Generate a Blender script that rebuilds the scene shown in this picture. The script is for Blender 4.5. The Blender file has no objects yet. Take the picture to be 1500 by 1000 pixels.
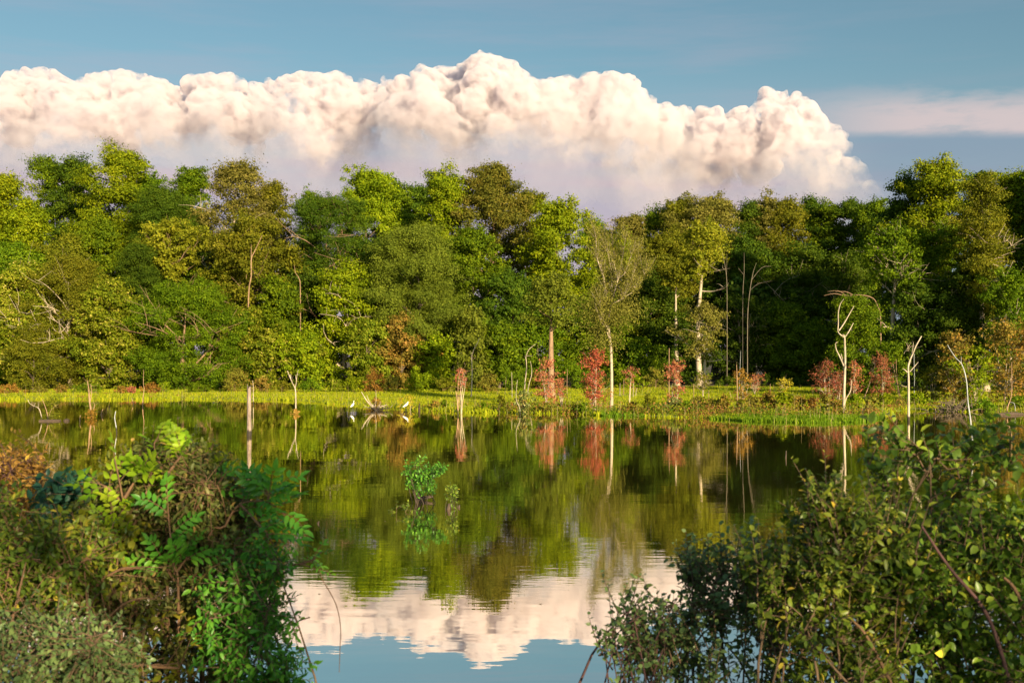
import bpy, math, random
import numpy as np
from mathutils import Vector

R = math.radians
random.seed(7)
rng = np.random.default_rng(11)
S = bpy.context.scene
C = S.collection

# ------------------------------------------------------------------ camera
FPX = 1667.0      # focal length in pixels of the 1500 px wide photograph
CZ = 4.0          # eye height above the water
HY = 525.0        # row of the horizon
cam = bpy.data.cameras.new('camera')
cam.sensor_width = 36.0
cam.lens = 36.0 * FPX / 1500.0
cam.shift_y = 25.0 / 1500.0
cam.clip_start = 0.1
cam.clip_end = 60000
cam.dof.use_dof = True
cam.dof.focus_distance = 110
cam.dof.aperture_fstop = 5.0
camo = bpy.data.objects.new('camera', cam)
C.objects.link(camo)
camo.location = (0, 0, CZ)
camo.rotation_euler = (R(90), 0, 0)
S.camera = camo

# ------------------------------------------------------------------ light
SUN_EL = 13.0
SUN_AZ = 27.0      # degrees to the right of straight behind the camera
sdir = Vector((math.sin(R(SUN_AZ)) * math.cos(R(SUN_EL)), -math.cos(R(SUN_AZ)) * math.cos(R(SUN_EL)), math.sin(R(SUN_EL))))
sl = bpy.data.lights.new('sun', 'SUN')
sl.energy = 5.0
sl.angle = R(0.6)
sl.color = (1.0, 0.80, 0.50)
so = bpy.data.objects.new('sun', sl)
C.objects.link(so)
so.rotation_euler = sdir.to_track_quat('Z', 'Y').to_euler()

W = bpy.data.worlds.new('World')
S.world = W
W.use_nodes = True


class NT:
    """small helper for node trees"""
    def __init__(s, tree):
        s.t = tree
        s.t.nodes.clear()

    def n(s, kind, **kw):
        nd = s.t.nodes.new(kind)
        for k, v in kw.items():
            if k.startswith('i_'):
                key = k[2:]
                key = int(key) if key.isdigit() else key.replace('_', ' ')
                s.put(nd.inputs[key], v)
            else:
                setattr(nd, k, v)
        return nd

    def put(s, sock, v):
        if isinstance(v, bpy.types.NodeSocket):
            s.t.links.new(v, sock)
        elif isinstance(v, bpy.types.Node):
            s.t.links.new(v.outputs[0], sock)
        else:
            sock.default_value = v

    def m(s, op, a, b=0.0, c=0.0, clamp=False):
        nd = s.t.nodes.new('ShaderNodeMath')
        nd.operation = op
        nd.use_clamp = clamp
        s.put(nd.inputs[0], a); s.put(nd.inputs[1], b); s.put(nd.inputs[2], c)
        return nd.outputs[0]

    def mix(s, f, a, b, blend='MIX'):
        nd = s.t.nodes.new('ShaderNodeMix')
        nd.data_type = 'RGBA'
        nd.blend_type = blend
        s.put(nd.inputs[0], f); s.put(nd.inputs[6], a); s.put(nd.inputs[7], b)
        return nd.outputs[2]

    def ramp(s, f, stops, interp='LINEAR'):
        nd = s.t.nodes.new('ShaderNodeValToRGB')
        cr = nd.color_ramp
        cr.interpolation = interp
        while len(cr.elements) > 1:
            cr.elements.remove(cr.elements[-1])
        cr.elements[0].position = stops[0][0]
        cr.elements[0].color = col4(stops[0][1])
        for p, c in stops[1:]:
            e = cr.elements.new(p)
            e.color = col4(c)
        s.put(nd.inputs[0], f)
        return nd.outputs[0]

    def smooth(s, x, a, b):
        nd = s.t.nodes.new('ShaderNodeMapRange')
        nd.interpolation_type = 'SMOOTHSTEP'
        s.put(nd.inputs[0], x)
        nd.inputs[1].default_value = a
        nd.inputs[2].default_value = b
        return nd.outputs[0]


def col4(c):
    if isinstance(c, (int, float)):
        return (c, c, c, 1)
    return (c[0], c[1], c[2], 1) if len(c) == 3 else tuple(c)


w = NT(W.node_tree)
sky = w.n('ShaderNodeTexSky', sky_type='NISHITA', sun_disc=False)
sky.sun_elevation = R(SUN_EL)
sky.sun_rotation = math.atan2(sdir.x, sdir.y)
sky.altitude = 50
sky.air_density = 1.0
sky.dust_density = 1.5
sky.ozone_density = 2.0
tc = w.n('ShaderNodeTexCoord')
sep = w.n('ShaderNodeSeparateXYZ', i_0=tc.outputs['Generated'])
el = sep.outputs[2]
# thin haze lying along the horizon and very faint streaks in it
mp = w.n('ShaderNodeMapping', i_0=tc.outputs['Generated'])
mp.inputs['Scale'].default_value = (2.2, 2.2, 22)
ns = w.n('ShaderNodeTexNoise', i_Vector=mp, i_Scale=1.6, i_Detail=6.0, i_Roughness=0.6)
haze_f = w.m('MULTIPLY', w.smooth(el, 0.25, 0.12), 0.85)
streak = w.m('MULTIPLY', w.smooth(ns.outputs[0], 0.44, 0.72), w.smooth(el, 0.5, 0.10))
streak = w.m('MULTIPLY', streak, 0.30)
haze_f = w.m('ADD', haze_f, streak, clamp=True)
# the sky opposite the low sun is a deeper, greyer blue than the sky round it
away = w.smooth(sep.outputs[1], -0.25, 0.55)
skyc = w.mix(1.0, sky.outputs[0], w.mix(away, (.85, .95, .80, 1), (.46, .525, .465, 1)), 'MULTIPLY')
gx = w.m('DIVIDE', sep.outputs[0], w.m('MAXIMUM', sep.outputs[1], 0.05))
hz_col = w.mix(w.smooth(gx, .17, .36), (2.2, 1.80, 2.15, 1), (1.30, 1.55, 1.90, 1))
hazed = w.mix(haze_f, skyc, hz_col)
# a long pale layer low on the right, with a blue-grey flat layer under it
gx = w.m('DIVIDE', sep.outputs[0], w.m('MAXIMUM', sep.outputs[1], 0.05))
gz_ = w.m('DIVIDE', sep.outputs[2], w.m('MAXIMUM', sep.outputs[1], 0.05))
mp2 = w.n('ShaderNodeMapping', i_0=tc.outputs['Generated'])
mp2.inputs['Scale'].default_value = (9, 9, 38)
n2 = w.n('ShaderNodeTexNoise', i_Vector=mp2, i_Scale=1.5, i_Detail=8.0, i_Roughness=0.62)
vz = w.m('ADD', gz_, w.m('MULTIPLY', w.m('SUBTRACT', n2.outputs[0], 0.5), 0.045))
ve = w.m('ADD', gz_, w.m('MULTIPLY', w.m('SUBTRACT', n2.outputs[0], 0.5), 0.008))
band = w.m('MULTIPLY', w.smooth(ve, 0.191, 0.202), w.smooth(vz, 0.240, 0.214))
band = w.m('MULTIPLY', band, w.smooth(gx, 0.20, 0.36))
band = w.m('MULTIPLY', w.m('MULTIPLY', band, w.smooth(n2.outputs[0], 0.15, 0.5)), 0.95)
hazed = w.mix(band, hazed, (2.7, 2.3, 2.3, 1))
low = w.m('MULTIPLY', w.smooth(ve, 0.203, 0.192), w.smooth(vz, 0.14, 0.185))
low = w.m('MULTIPLY', w.m('MULTIPLY', low, w.smooth(gx, 0.22, 0.34)), 0.55)
hazed = w.mix(low, hazed, (.98, 1.30, 1.75, 1))
bg = w.n('ShaderNodeBackground', i_Color=hazed, i_Strength=0.10)
w.n('ShaderNodeOutputWorld', i_Surface=bg)

S.view_settings.view_transform = 'Standard'
S.view_settings.look = 'None'
S.view_settings.exposure = 1.32
S.view_settings.gamma = 1.0
S.cycles.max_bounces = 12
S.cycles.diffuse_bounces = 3
S.cycles.glossy_bounces = 3
S.cycles.transmission_bounces = 3
S.cycles.transparent_max_bounces = 12
S.cycles.use_denoising = True
S.cycles.volume_bounces = 5
S.cycles.volume_step_rate = 0.35
S.cycles.volume_max_steps = 256


def at(px, py, D):
    """point at distance D seen at pixel (px, py) of the photograph"""
    return Vector(((px - 750) / FPX * D, D, CZ + (HY - py) / FPX * D))


# ------------------------------------------------------------------ ground height
_sx = [-900, -200, 0, 200, 400, 470, 560, 640, 700, 750, 860, 1000, 1060, 1180, 1275, 1296, 1312, 1345, 1400, 1500, 1800, 2600]
_sd = [125, 120, 112, 112, 110, 103, 93, 87, 85, 84, 81, 78, 74, 71.5, 73, 79, 88, 90, 87, 84, 78, 70]


def sstep(t):
    t = np.clip(t, 0, 1)
    return t * t * (3 - 2 * t)


def gz(x, y):
    x = np.asarray(x, float); y = np.asarray(y, float)
    yy = np.maximum(y, 5.0)
    px = 750 + x / yy * FPX
    d = np.interp(px, _sx, _sd)
    d = d + 0.9 * np.sin(x * 0.55) + 0.6 * np.sin(x * 1.37 + 2) + 0.35 * np.sin(x * 3.1 + y * .2)
    far = np.where(y > d, 0.14 * sstep((y - d) / 3.0) + 0.002 * (y - d), -0.9 * sstep((d - y) / 5.0))
    far = far + np.where(y > d + 3, 0.04 * np.sin(x * .35 + 1) * np.sin(y * .3), 0)
    yn = 8.6 + 0.5 * np.sin(x * 0.6) + 0.02 * x
    near = np.where(y < yn, np.minimum(0.30 * (yn - y), 2.35), -0.9 * sstep((y - yn) / 3.0))
    side = np.where(np.abs(x) > 95, 0.05 * (np.abs(x) - 95), -0.9 * sstep((95 - np.abs(x)) / 5))
    side = np.minimum(side, 1.0)
    return np.maximum(np.maximum(far, near), side)


# ------------------------------------------------------------------ mesh helpers
class MB:
    def __init__(s):
        s.v = []; s.f = []; s.n = 0; s.a = []

    def add(s, verts, faces, tint=0.5):
        verts = np.asarray(verts, float).reshape(-1, 3)
        faces = np.asarray(faces, int)
        s.v.append(verts)
        s.f.append(faces + s.n)
        s.n += len(verts)
        t = np.full(len(faces), tint) if np.isscalar(tint) else np.asarray(tint)
        s.a.append(t)
        return s

    def build(s, name, mat, parent=None, smooth=False):
        me = bpy.data.meshes.new(name)
        V = np.concatenate(s.v)
        me.vertices.add(len(V))
        me.vertices.foreach_set('co', V.astype(np.float32).ravel())
        loops = np.concatenate([f.ravel() for f in s.f]).astype(np.int32)
        tot = np.concatenate([np.full(len(f), f.shape[1]) for f in s.f]).astype(np.int32)
        start = np.concatenate([[0], np.cumsum(tot)[:-1]]).astype(np.int32)
        me.loops.add(len(loops))
        me.loops.foreach_set('vertex_index', loops)
        me.polygons.add(len(tot))
        me.polygons.foreach_set('loop_start', start)
        me.polygons.foreach_set('loop_total', tot)
        if smooth:
            me.polygons.foreach_set('use_smooth', np.ones(len(tot), bool))
        at_ = me.attributes.new('tint', 'FLOAT', 'FACE')
        at_.data.foreach_set('value', np.concatenate(s.a).astype(np.float32))
        me.update(calc_edges=True)
        me.materials.append(mat)
        o = bpy.data.objects.new(name, me)
        C.objects.link(o)
        if parent:
            o.parent = parent
        return o


def tube(mb, pts, radii, n=6, cap=True, tint=0.5):
    """tapered tube through points (in the same space as the mesh)"""
    P_ = np.asarray([tuple(p) for p in pts], float)
    k = len(P_)
    rad = np.interp(np.linspace(0, 1, k), np.linspace(0, 1, len(radii)), radii)
    T = np.gradient(P_, axis=0)
    T /= np.linalg.norm(T, axis=1)[:, None] + 1e-9
    ref = np.array([0.31, 0.93, 0.17])
    if abs(np.dot(T[0], ref)) > 0.9:
        ref = np.array([1.0, 0, 0])
    A = np.cross(T, ref); A /= np.linalg.norm(A, axis=1)[:, None] + 1e-9
    B = np.cross(T, A)
    ang = np.linspace(0, 2 * np.pi, n, endpoint=False)
    ring = (np.cos(ang)[None, :, None] * A[:, None, :] + np.sin(ang)[None, :, None] * B[:, None, :]) * rad[:, None, None] + P_[:, None, :]
    V = ring.reshape(-1, 3)
    i = np.arange(k - 1)[:, None] * n
    j = np.arange(n)[None, :]
    jn = (j + 1) % n
    F = np.stack([i + j, i + jn, i + n + jn, i + n + j], -1).reshape(-1, 4)
    mb.add(V, F, tint)
    if cap:
        for r, o in ((0, 0), (k - 1, (k - 1) * n)):
            c = P_[r]
            idx = np.arange(n)
            mb.add(np.vstack([ring[r], c]), np.stack([idx, (idx + 1) % n, np.full(n, n)], -1), tint)


def curve(a, b, bend=0.15, k=6, sag=0.0, r=None):
    """points from a to b with a random bow"""
    r = r or random
    a = Vector(a); b = Vector(b)
    L = (b - a).length
    off = Vector((r.uniform(-1, 1), r.uniform(-1, 1), r.uniform(-1, 1))) * L * bend
    out = []
    for i in range(k):
        t = i / (k - 1)
        p = a.lerp(b, t) + off * math.sin(math.pi * t)
        p.z += sag * L * math.sin(math.pi * t)
        out.append(p)
    return out


def leaves_quad(mb, cen, nrm, size, tint, asp=0.62):
    """many rhombic leaf sprays, one quad each"""
    n = len(cen)
    rnd = rng.normal(size=(n, 3))
    a = np.cross(nrm, rnd); a /= np.linalg.norm(a, axis=1)[:, None] + 1e-9
    b = np.cross(nrm, a); b /= np.linalg.norm(b, axis=1)[:, None] + 1e-9
    sz = np.asarray(size)[:, None]
    a = a * sz * 0.5
    b = b * sz * 0.5 * asp
    bendv = nrm / (np.linalg.norm(nrm, axis=1)[:, None] + 1e-9) * sz * 0.12
    V = np.stack([cen - a - bendv, cen + b, cen + a - bendv, cen - b], 1).reshape(-1, 3)
    F = np.arange(4 * n).reshape(n, 4)
    mb.add(V, F, tint)


LT = np.array([[0, 0, 0], [0, .5, .02], [0, 1, -.10], [-.5, .28, .10], [-.44, .66, .07], [.5, .28, .10], [.44, .66, .07]])
LF = np.array([[0, 1, 3], [1, 4, 3], [1, 2, 4], [0, 5, 1], [1, 5, 6], [1, 6, 2]])


def leaves_real(mb, org, dirv, nrm, length, width, tint):
    """leaf-shaped blades folded along the midrib"""
    n = len(org)
    d = dirv / (np.linalg.norm(dirv, axis=1)[:, None] + 1e-9)
    s_ = np.cross(d, nrm); s_ /= np.linalg.norm(s_, axis=1)[:, None] + 1e-9
    u = np.cross(s_, d)
    L = np.asarray(length)[:, None, None]; Wd = np.asarray(width)[:, None, None]
    V = org[:, None, :] + s_[:, None, :] * LT[None, :, 0:1] * Wd + d[:, None, :] * LT[None, :, 1:2] * L + u[:, None, :] * LT[None, :, 2:3] * L
    F = (np.arange(n)[:, None, None] * 7 + LF[None]).reshape(-1, 3)
    mb.add(V.reshape(-1, 3), F, np.repeat(tint, 6))


# ------------------------------------------------------------------ materials
MAT = {}


def leaf_mat(name, stops, trans=0.32, rough=0.65, spec=0.08, tmul=1.5):
    m = bpy.data.materials.new(name)
    m.use_nodes = True
    t = NT(m.node_tree)
    a = t.n('ShaderNodeAttribute', attribute_name='tint')
    oi = t.n('ShaderNodeObjectInfo')
    c = t.ramp(a.outputs['Fac'], stops)
    hs = t.n('ShaderNodeHueSaturation', i_Color=c, i_Saturation=1.0)
    t.put(hs.inputs['Hue'], t.m('ADD', 0.492, t.m('MULTIPLY', oi.outputs['Random'], 0.016)))
    t.put(hs.inputs['Value'], t.m('ADD', 0.90, t.m('MULTIPLY', oi.outputs['Random'], 0.22)))
    p = t.n('ShaderNodeBsdfPrincipled', i_Roughness=rough)
    t.put(p.inputs['Base Color'], hs.outputs[0])
    p.inputs['Specular IOR Level'].default_value = spec
    tr = t.n('ShaderNodeBsdfTranslucent')
    t.put(tr.inputs[0], t.mix(1.0, hs.outputs[0], (tmul, tmul * 1.03, tmul * 0.5, 1), 'MULTIPLY'))
    mx = t.n('ShaderNodeMixShader', i_0=trans, i_1=p, i_2=tr)
    t.n('ShaderNodeOutputMaterial', i_Surface=mx)
    MAT[name] = m
    return m


leaf_mat('bright', [(0, (.070, .112, .003)), (.5, (.150, .200, .004)), (1, (.28, .30, .008))])
leaf_mat('green', [(0, (.038, .076, .003)), (.5, (.088, .145, .004)), (1, (.175, .225, .006))])
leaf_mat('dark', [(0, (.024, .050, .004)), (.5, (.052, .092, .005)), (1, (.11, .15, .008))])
leaf_mat('olive', [(0, (.060, .074, .005)), (.5, (.122, .132, .007)), (1, (.21, .19, .014))])
leaf_mat('grey', [(0, (.068, .090, .010)), (.5, (.12, .150, .013)), (1, (.20, .22, .022))])
leaf_mat('tan', [(0, (.085, .085, .014)), (.5, (.15, .145, .022)), (1, (.26, .22, .05))])
leaf_mat('pale', [(0, (.066, .100, .005)), (.5, (.138, .172, .007)), (.8, (.24, .235, .018)), (1, (.40, .34, .08))])
leaf_mat('rust', [(0, (.13, .09, .015)), (.5, (.24, .13, .022)), (1, (.36, .19, .04))])
leaf_mat('red', [(0, (.11, .10, .016)), (.2, (.25, .075, .036)), (.6, (.40, .10, .060)), (.85, (.46, .22, .05)), (1, (.24, .24, .035))])
leaf_mat('pink', [(0, (.16, .13, .03)), (.3, (.30, .09, .055)), (.7, (.40, .13, .08)), (.85, (.42, .26, .07)), (1, (.22, .22, .04))])
leaf_mat('darkred', [(0, (.10, .09, .015)), (.35, (.21, .065, .040)), (.75, (.32, .11, .060)), (1, (.26, .20, .04))])
leaf_mat('yellow', [(0, (.22, .20, .015)), (.5, (.38, .31, .02)), (1, (.50, .40, .04))])
leaf_mat('scrub', [(0, (.10, .085, .018)), (.35, (.15, .15, .018)), (.7, (.20, .19, .022)), (1, (.24, .12, .03))])
leaf_mat('grass', [(0, (.14, .175, .006)), (.5, (.25, .285, .009)), (.85, (.38, .35, .016)), (1, (.38, .25, .05))], trans=.4)
leaf_mat('sedge', [(0, (.055, .115, .005)), (.6, (.115, .185, .007)), (1, (.22, .27, .012))], trans=.35)
# near foliage; the yellow tones also paint in scattered sunlit leaves
leaf_mat('near_brown', [(0, (.04, .055, .014)), (.3, (.085, .11, .024)), (.6, (.14, .165, .035)), (.85, (.26, .22, .07)), (1, (.42, .28, .08))], rough=.45, spec=.22, trans=.25)
leaf_mat('near_orange', [(0, (.16, .090, .022)), (.5, (.36, .20, .045)), (.85, (.50, .33, .07)), (1, (.62, .42, .06))], rough=.45, spec=.22)
leaf_mat('near_lime', [(0, (.12, .24, .010)), (.5, (.25, .38, .016)), (1, (.45, .50, .03))], rough=.42, spec=.22, trans=.45, tmul=1.3)
leaf_mat('near_green', [(0, (.032, .120, .016)), (.5, (.085, .25, .024)), (1, (.20, .40, .035))], rough=.38, spec=.28, trans=.3)
leaf_mat('near_dark', [(0, (.055, .095, .012)), (.5, (.12, .19, .020)), (.85, (.23, .27, .028)), (1, (.48, .40, .045))], rough=.35, spec=.28, trans=.25)
leaf_mat('near_teal', [(0, (.020, .060, .038)), (.5, (.030, .095, .055)), (1, (.06, .15, .07))], rough=.35, spec=.28, trans=.25)
leaf_mat('near_olive', [(0, (.050, .090, .012)), (.4, (.10, .16, .018)), (.8, (.22, .26, .028)), (1, (.52, .40, .05))], rough=.38, spec=.28, trans=.28)
leaf_mat('near_grey', [(0, (.060, .105, .034)), (.5, (.115, .185, .058)), (1, (.22, .29, .10))], rough=.35, spec=.28, trans=.22)
leaf_mat('near_yellow', [(0, (.09, .12, .012)), (.5, (.20, .22, .018)), (1, (.38, .32, .04))], rough=.4, spec=.22, trans=.35)


def bark_mat(name, c1, c2, scale=6.0, wet=False, stretch=0.25):
    m = bpy.data.materials.new(name)
    m.use_nodes = True
    t = NT(m.node_tree)
    tc_ = t.n('ShaderNodeTexCoord')
    mp_ = t.n('ShaderNodeMapping', i_0=tc_.outputs['Object'])
    mp_.inputs['Scale'].default_value = (1, 1, stretch)
    nz = t.n('ShaderNodeTexNoise', i_Vector=mp_, i_Scale=scale, i_Detail=6.0, i_Roughness=0.65)
    nb = t.n('ShaderNodeTexNoise', i_Vector=tc_.outputs['Object'], i_Scale=1.3, i_Detail=3.0)
    f = t.m('ADD', t.m('MULTIPLY', nz.outputs[0], .7), t.m('MULTIPLY', nb.outputs[0], .3))
    c = t.ramp(f, [(.33, c1), (.66, c2)])
    if wet:
        # wood below the old waterline is stained dark
        ge = t.n('ShaderNodeNewGeometry')
        sp = t.n('ShaderNodeSeparateXYZ', i_0=ge.outputs['Position'])
        h = t.m('ADD', sp.outputs[2], t.m('MULTIPLY', t.m('SUBTRACT', nz.outputs[0], .5), .3))
        c = t.mix(t.smooth(h, .36, .20), c, (.022, .016, .011, 1))
    p = t.n('ShaderNodeBsdfPrincipled', i_Roughness=0.85)
    t.put(p.inputs['Base Color'], c)
    bp = t.n('ShaderNodeBump', i_Strength=0.6, i_Distance=0.03, i_Height=nz.outputs[0])
    t.put(p.inputs['Normal'], bp.outputs[0])
    t.n('ShaderNodeOutputMaterial', i_Surface=p)
    MAT[name] = m


bark_mat('bark_dark', (.045, .032, .022), (.12, .090, .060))
bark_mat('bark_warm', (.12, .070, .040), (.30, .19, .11))
bark_mat('bark_mid', (.09, .072, .052), (.22, .18, .13))
bark_mat('bark_pale', (.22, .17, .12), (.46, .38, .28))
bark_mat('snag_pale', (.15, .12, .085), (.48, .40, .30), wet=True, scale=9)
bark_mat('snag_warm', (.14, .080, .045), (.38, .24, .14), wet=True)
bark_mat('snag_grey', (.16, .17, .18), (.42, .44, .45), wet=True)
bark_mat('post_wood', (.07, .05, .04), (.30, .23, .19), scale=9, wet=True, stretch=.2)
bark_mat('wet_wood', (.018, .012, .008), (.07, .045, .03))
bark_mat('twig', (.055, .034, .020), (.16, .10, .055), scale=20)
bark_mat('twig_warm', (.085, .045, .022), (.20, .11, .055), scale=20)
bark_mat('twig_red', (.05, .022, .022), (.12, .055, .05), scale=20)


def plain(name, c, rough=.5):
    m = bpy.data.materials.new(name)
    m.use_nodes = True
    p = m.node_tree.nodes['Principled BSDF']
    p.inputs['Base Color'].default_value = col4(c)
    p.inputs['Roughness'].default_value = rough
    MAT[name] = m


plain('feather', (.70, .69, .66), .7)
plain('bill', (.75, .42, .05), .4)
plain('black_leg', (.02, .02, .02), .5)

# ground
m = bpy.data.materials.new('soil'); m.use_nodes = True
t = NT(m.node_tree)
ge = t.n('ShaderNodeNewGeometry')
sp = t.n('ShaderNodeSeparateXYZ', i_0=ge.outputs['Position'])
n1 = t.n('ShaderNodeTexNoise', i_Vector=ge.outputs['Position'], i_Scale=.22, i_Detail=6.0)
n2 = t.n('ShaderNodeTexNoise', i_Vector=ge.outputs['Position'], i_Scale=5.0, i_Detail=6.0)
g = t.mix(n2.outputs[0], (.15, .19, .006, 1), (.28, .30, .012, 1))
g = t.mix(t.m('MULTIPLY', t.smooth(n1.outputs[0], .52, .66), .6), g, (.13, .085, .030, 1))
mud = t.mix(n2.outputs[0], (.020, .015, .010, 1), (.07, .05, .032, 1))
c = t.mix(t.smooth(sp.outputs[2], -.06, .01), mud, g)
leaf_litter = t.mix(n2.outputs[0], (.035, .025, .014, 1), (.09, .06, .03, 1))
c = t.mix(t.smooth(sp.outputs[1], 146, 156), c, leaf_litter)
p = t.n('ShaderNodeBsdfPrincipled', i_Roughness=.95)
t.put(p.inputs['Base Color'], c)
bp = t.n('ShaderNodeBump', i_Strength=.7, i_Distance=.08, i_Height=n2.outputs[0])
t.put(p.inputs['Normal'], bp.outputs[0])
t.n('ShaderNodeOutputMaterial', i_Surface=p)
MAT['soil'] = m

# water
m = bpy.data.materials.new('pond_water'); m.use_nodes = True
t = NT(m.node_tree)
ge = t.n('ShaderNodeNewGeometry')


def wav(sx, sy, sc, det, off=0.0):
    mp_ = t.n('ShaderNodeMapping', i_0=ge.outputs['Position'])
    mp_.inputs['Scale'].default_value = (sx, sy, 1)
    mp_.inputs['Location'].default_value = (off, off, 0)
    return t.n('ShaderNodeTexNoise', i_Vector=mp_, i_Scale=sc, i_Detail=det, i_Roughness=.5).outputs[0]


patch = t.smooth(wav(.5, 1.6, .07, 3.0, 31), .38, .62)      # breeze patches
h1 = t.m('MULTIPLY', wav(.28, 1.0, 1.5, 2.0), .0022)
h2 = t.m('MULTIPLY', t.m('MULTIPLY', wav(.35, 1.0, 5.5, 2.0, 9), patch), .0013)
h3 = t.m('MULTIPLY', wav(.5, 1.0, .35, 1.0, 4), .004)
hh = t.m('ADD', t.m('ADD', h1, h2), h3)
bp = t.n('ShaderNodeBump', i_Strength=1.0, i_Distance=1.0, i_Height=hh)
gl = t.n('ShaderNodeBsdfGlossy', i_Roughness=.008)
gl.inputs['Color'].default_value = (.98, .95, .86, 1)
t.put(gl.inputs['Normal'], bp.outputs[0])
df = t.n('ShaderNodeBsdfDiffuse')
df.inputs['Color'].default_value = (.050, .042, .010, 1)
fr = t.n('ShaderNodeFresnel', i_IOR=3.6)
t.put(fr.inputs['Normal'], bp.outputs[0])
mx = t.n('ShaderNodeMixShader', i_0=t.m('ADD', .72, t.m('MULTIPLY', fr.outputs[0], .28)), i_1=df, i_2=gl)
t.n('ShaderNodeOutputMaterial', i_Surface=mx)
MAT['water'] = m

# cloud
def cloud_mat(name, lo, hi):
    m = bpy.data.materials.new(name); m.use_nodes = True
    t = NT(m.node_tree)
    ge = t.n('ShaderNodeNewGeometry')
    sp = t.n('ShaderNodeSeparateXYZ', i_0=ge.outputs['Position'])
    n1 = t.n('ShaderNodeTexNoise', i_Vector=ge.outputs['Position'], i_Scale=.0025, i_Detail=3.0, i_Roughness=.6)
    hgt = t.m('ADD', sp.outputs[2], t.m('MULTIPLY', t.m('SUBTRACT', n1.outputs[0], .5), 700))
    n4 = t.n('ShaderNodeTexNoise', i_Vector=ge.outputs['Position'], i_Scale=.016, i_Detail=4.0, i_Roughness=.6)
    wisp = t.m('ADD', t.m('MULTIPLY', t.smooth(n4.outputs[0], .40, .62), 1.3), .08)
    dens_ = t.m('ADD', t.m('MULTIPLY', t.m('MULTIPLY', t.m('POWER', t.smooth(hgt, lo, hi), 3.4), .050), wisp), .0005)
    pv = t.n('ShaderNodeVolumePrincipled')
    pv.inputs['Color'].default_value = (.895, .845, .885, 1)
    pv.inputs['Anisotropy'].default_value = .1
    t.put(pv.inputs['Density'], dens_)
    t.n('ShaderNodeOutputMaterial', i_Volume=pv)
    MAT[name] = m


cloud_mat('cloud_left', 900, 1620)
cloud_mat('cloud_middle', 800, 1520)
cloud_mat('cloud_right', 720, 1420)



# ------------------------------------------------------------------ tagging
def tag(o, label=None, cat=None, group=None, kind=None):
    if label: o['label'] = label
    if cat: o['category'] = cat
    if group: o['group'] = group
    if kind: o['kind'] = kind
    return o


def empty(name, loc, label, cat, group=None):
    o = bpy.data.objects.new(name, None)
    o.empty_display_size = 0.5
    C.objects.link(o)
    o.location = loc
    return tag(o, label, cat, group)


# ------------------------------------------------------------------ ground and water
def axis(lo, hi, step, far):
    return np.concatenate([[-a for a in far[::-1]], np.arange(lo, hi + step, step), far])


xs = np.concatenate([[-4000, -2000, -1000, -500, -300, -200], np.arange(-130, 131, 1.0), [200, 300, 500, 1000, 2000, 4000]])
ys = np.concatenate([[-3000, -1000, -400, -150, -60], np.arange(-20, 20, .5), np.arange(20, 66, 2.0), np.arange(66, 125, .6), np.arange(125, 200, 2.0), [230, 300, 500, 1000, 2500, 6000, 12000]])
X, Y = np.meshgrid(xs, ys)
Z = gz(X, Y)
nx, ny = len(xs), len(ys)
i, j = np.meshgrid(np.arange(nx - 1), np.arange(ny - 1))
q = (j * nx + i).ravel()
mb = MB()
mb.add(np.stack([X.ravel(), Y.ravel(), Z.ravel()], 1), np.stack([q, q + 1, q + 1 + nx, q + nx], 1))
tag(mb.build('ground', MAT['soil'], smooth=True), kind='structure')
mb = MB()
mb.add([[-125, 3, 0], [125, 3, 0], [125, 128, 0], [-125, 128, 0]], [[0, 1, 2, 3]])
tag(mb.build('water', MAT['water']), kind='structure')

# ------------------------------------------------------------------ clouds
CD = 6000.0


def ico(sub=2):
    import bmesh
    bm = bmesh.new()
    bmesh.ops.create_icosphere(bm, subdivisions=sub, radius=1.0)
    v = np.array([tuple(a.co) for a in bm.verts])
    f = np.array([[b.index for b in a.verts] for a in bm.faces])
    bm.free()
    return v, f


IV, IF_ = ico(2)


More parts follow.
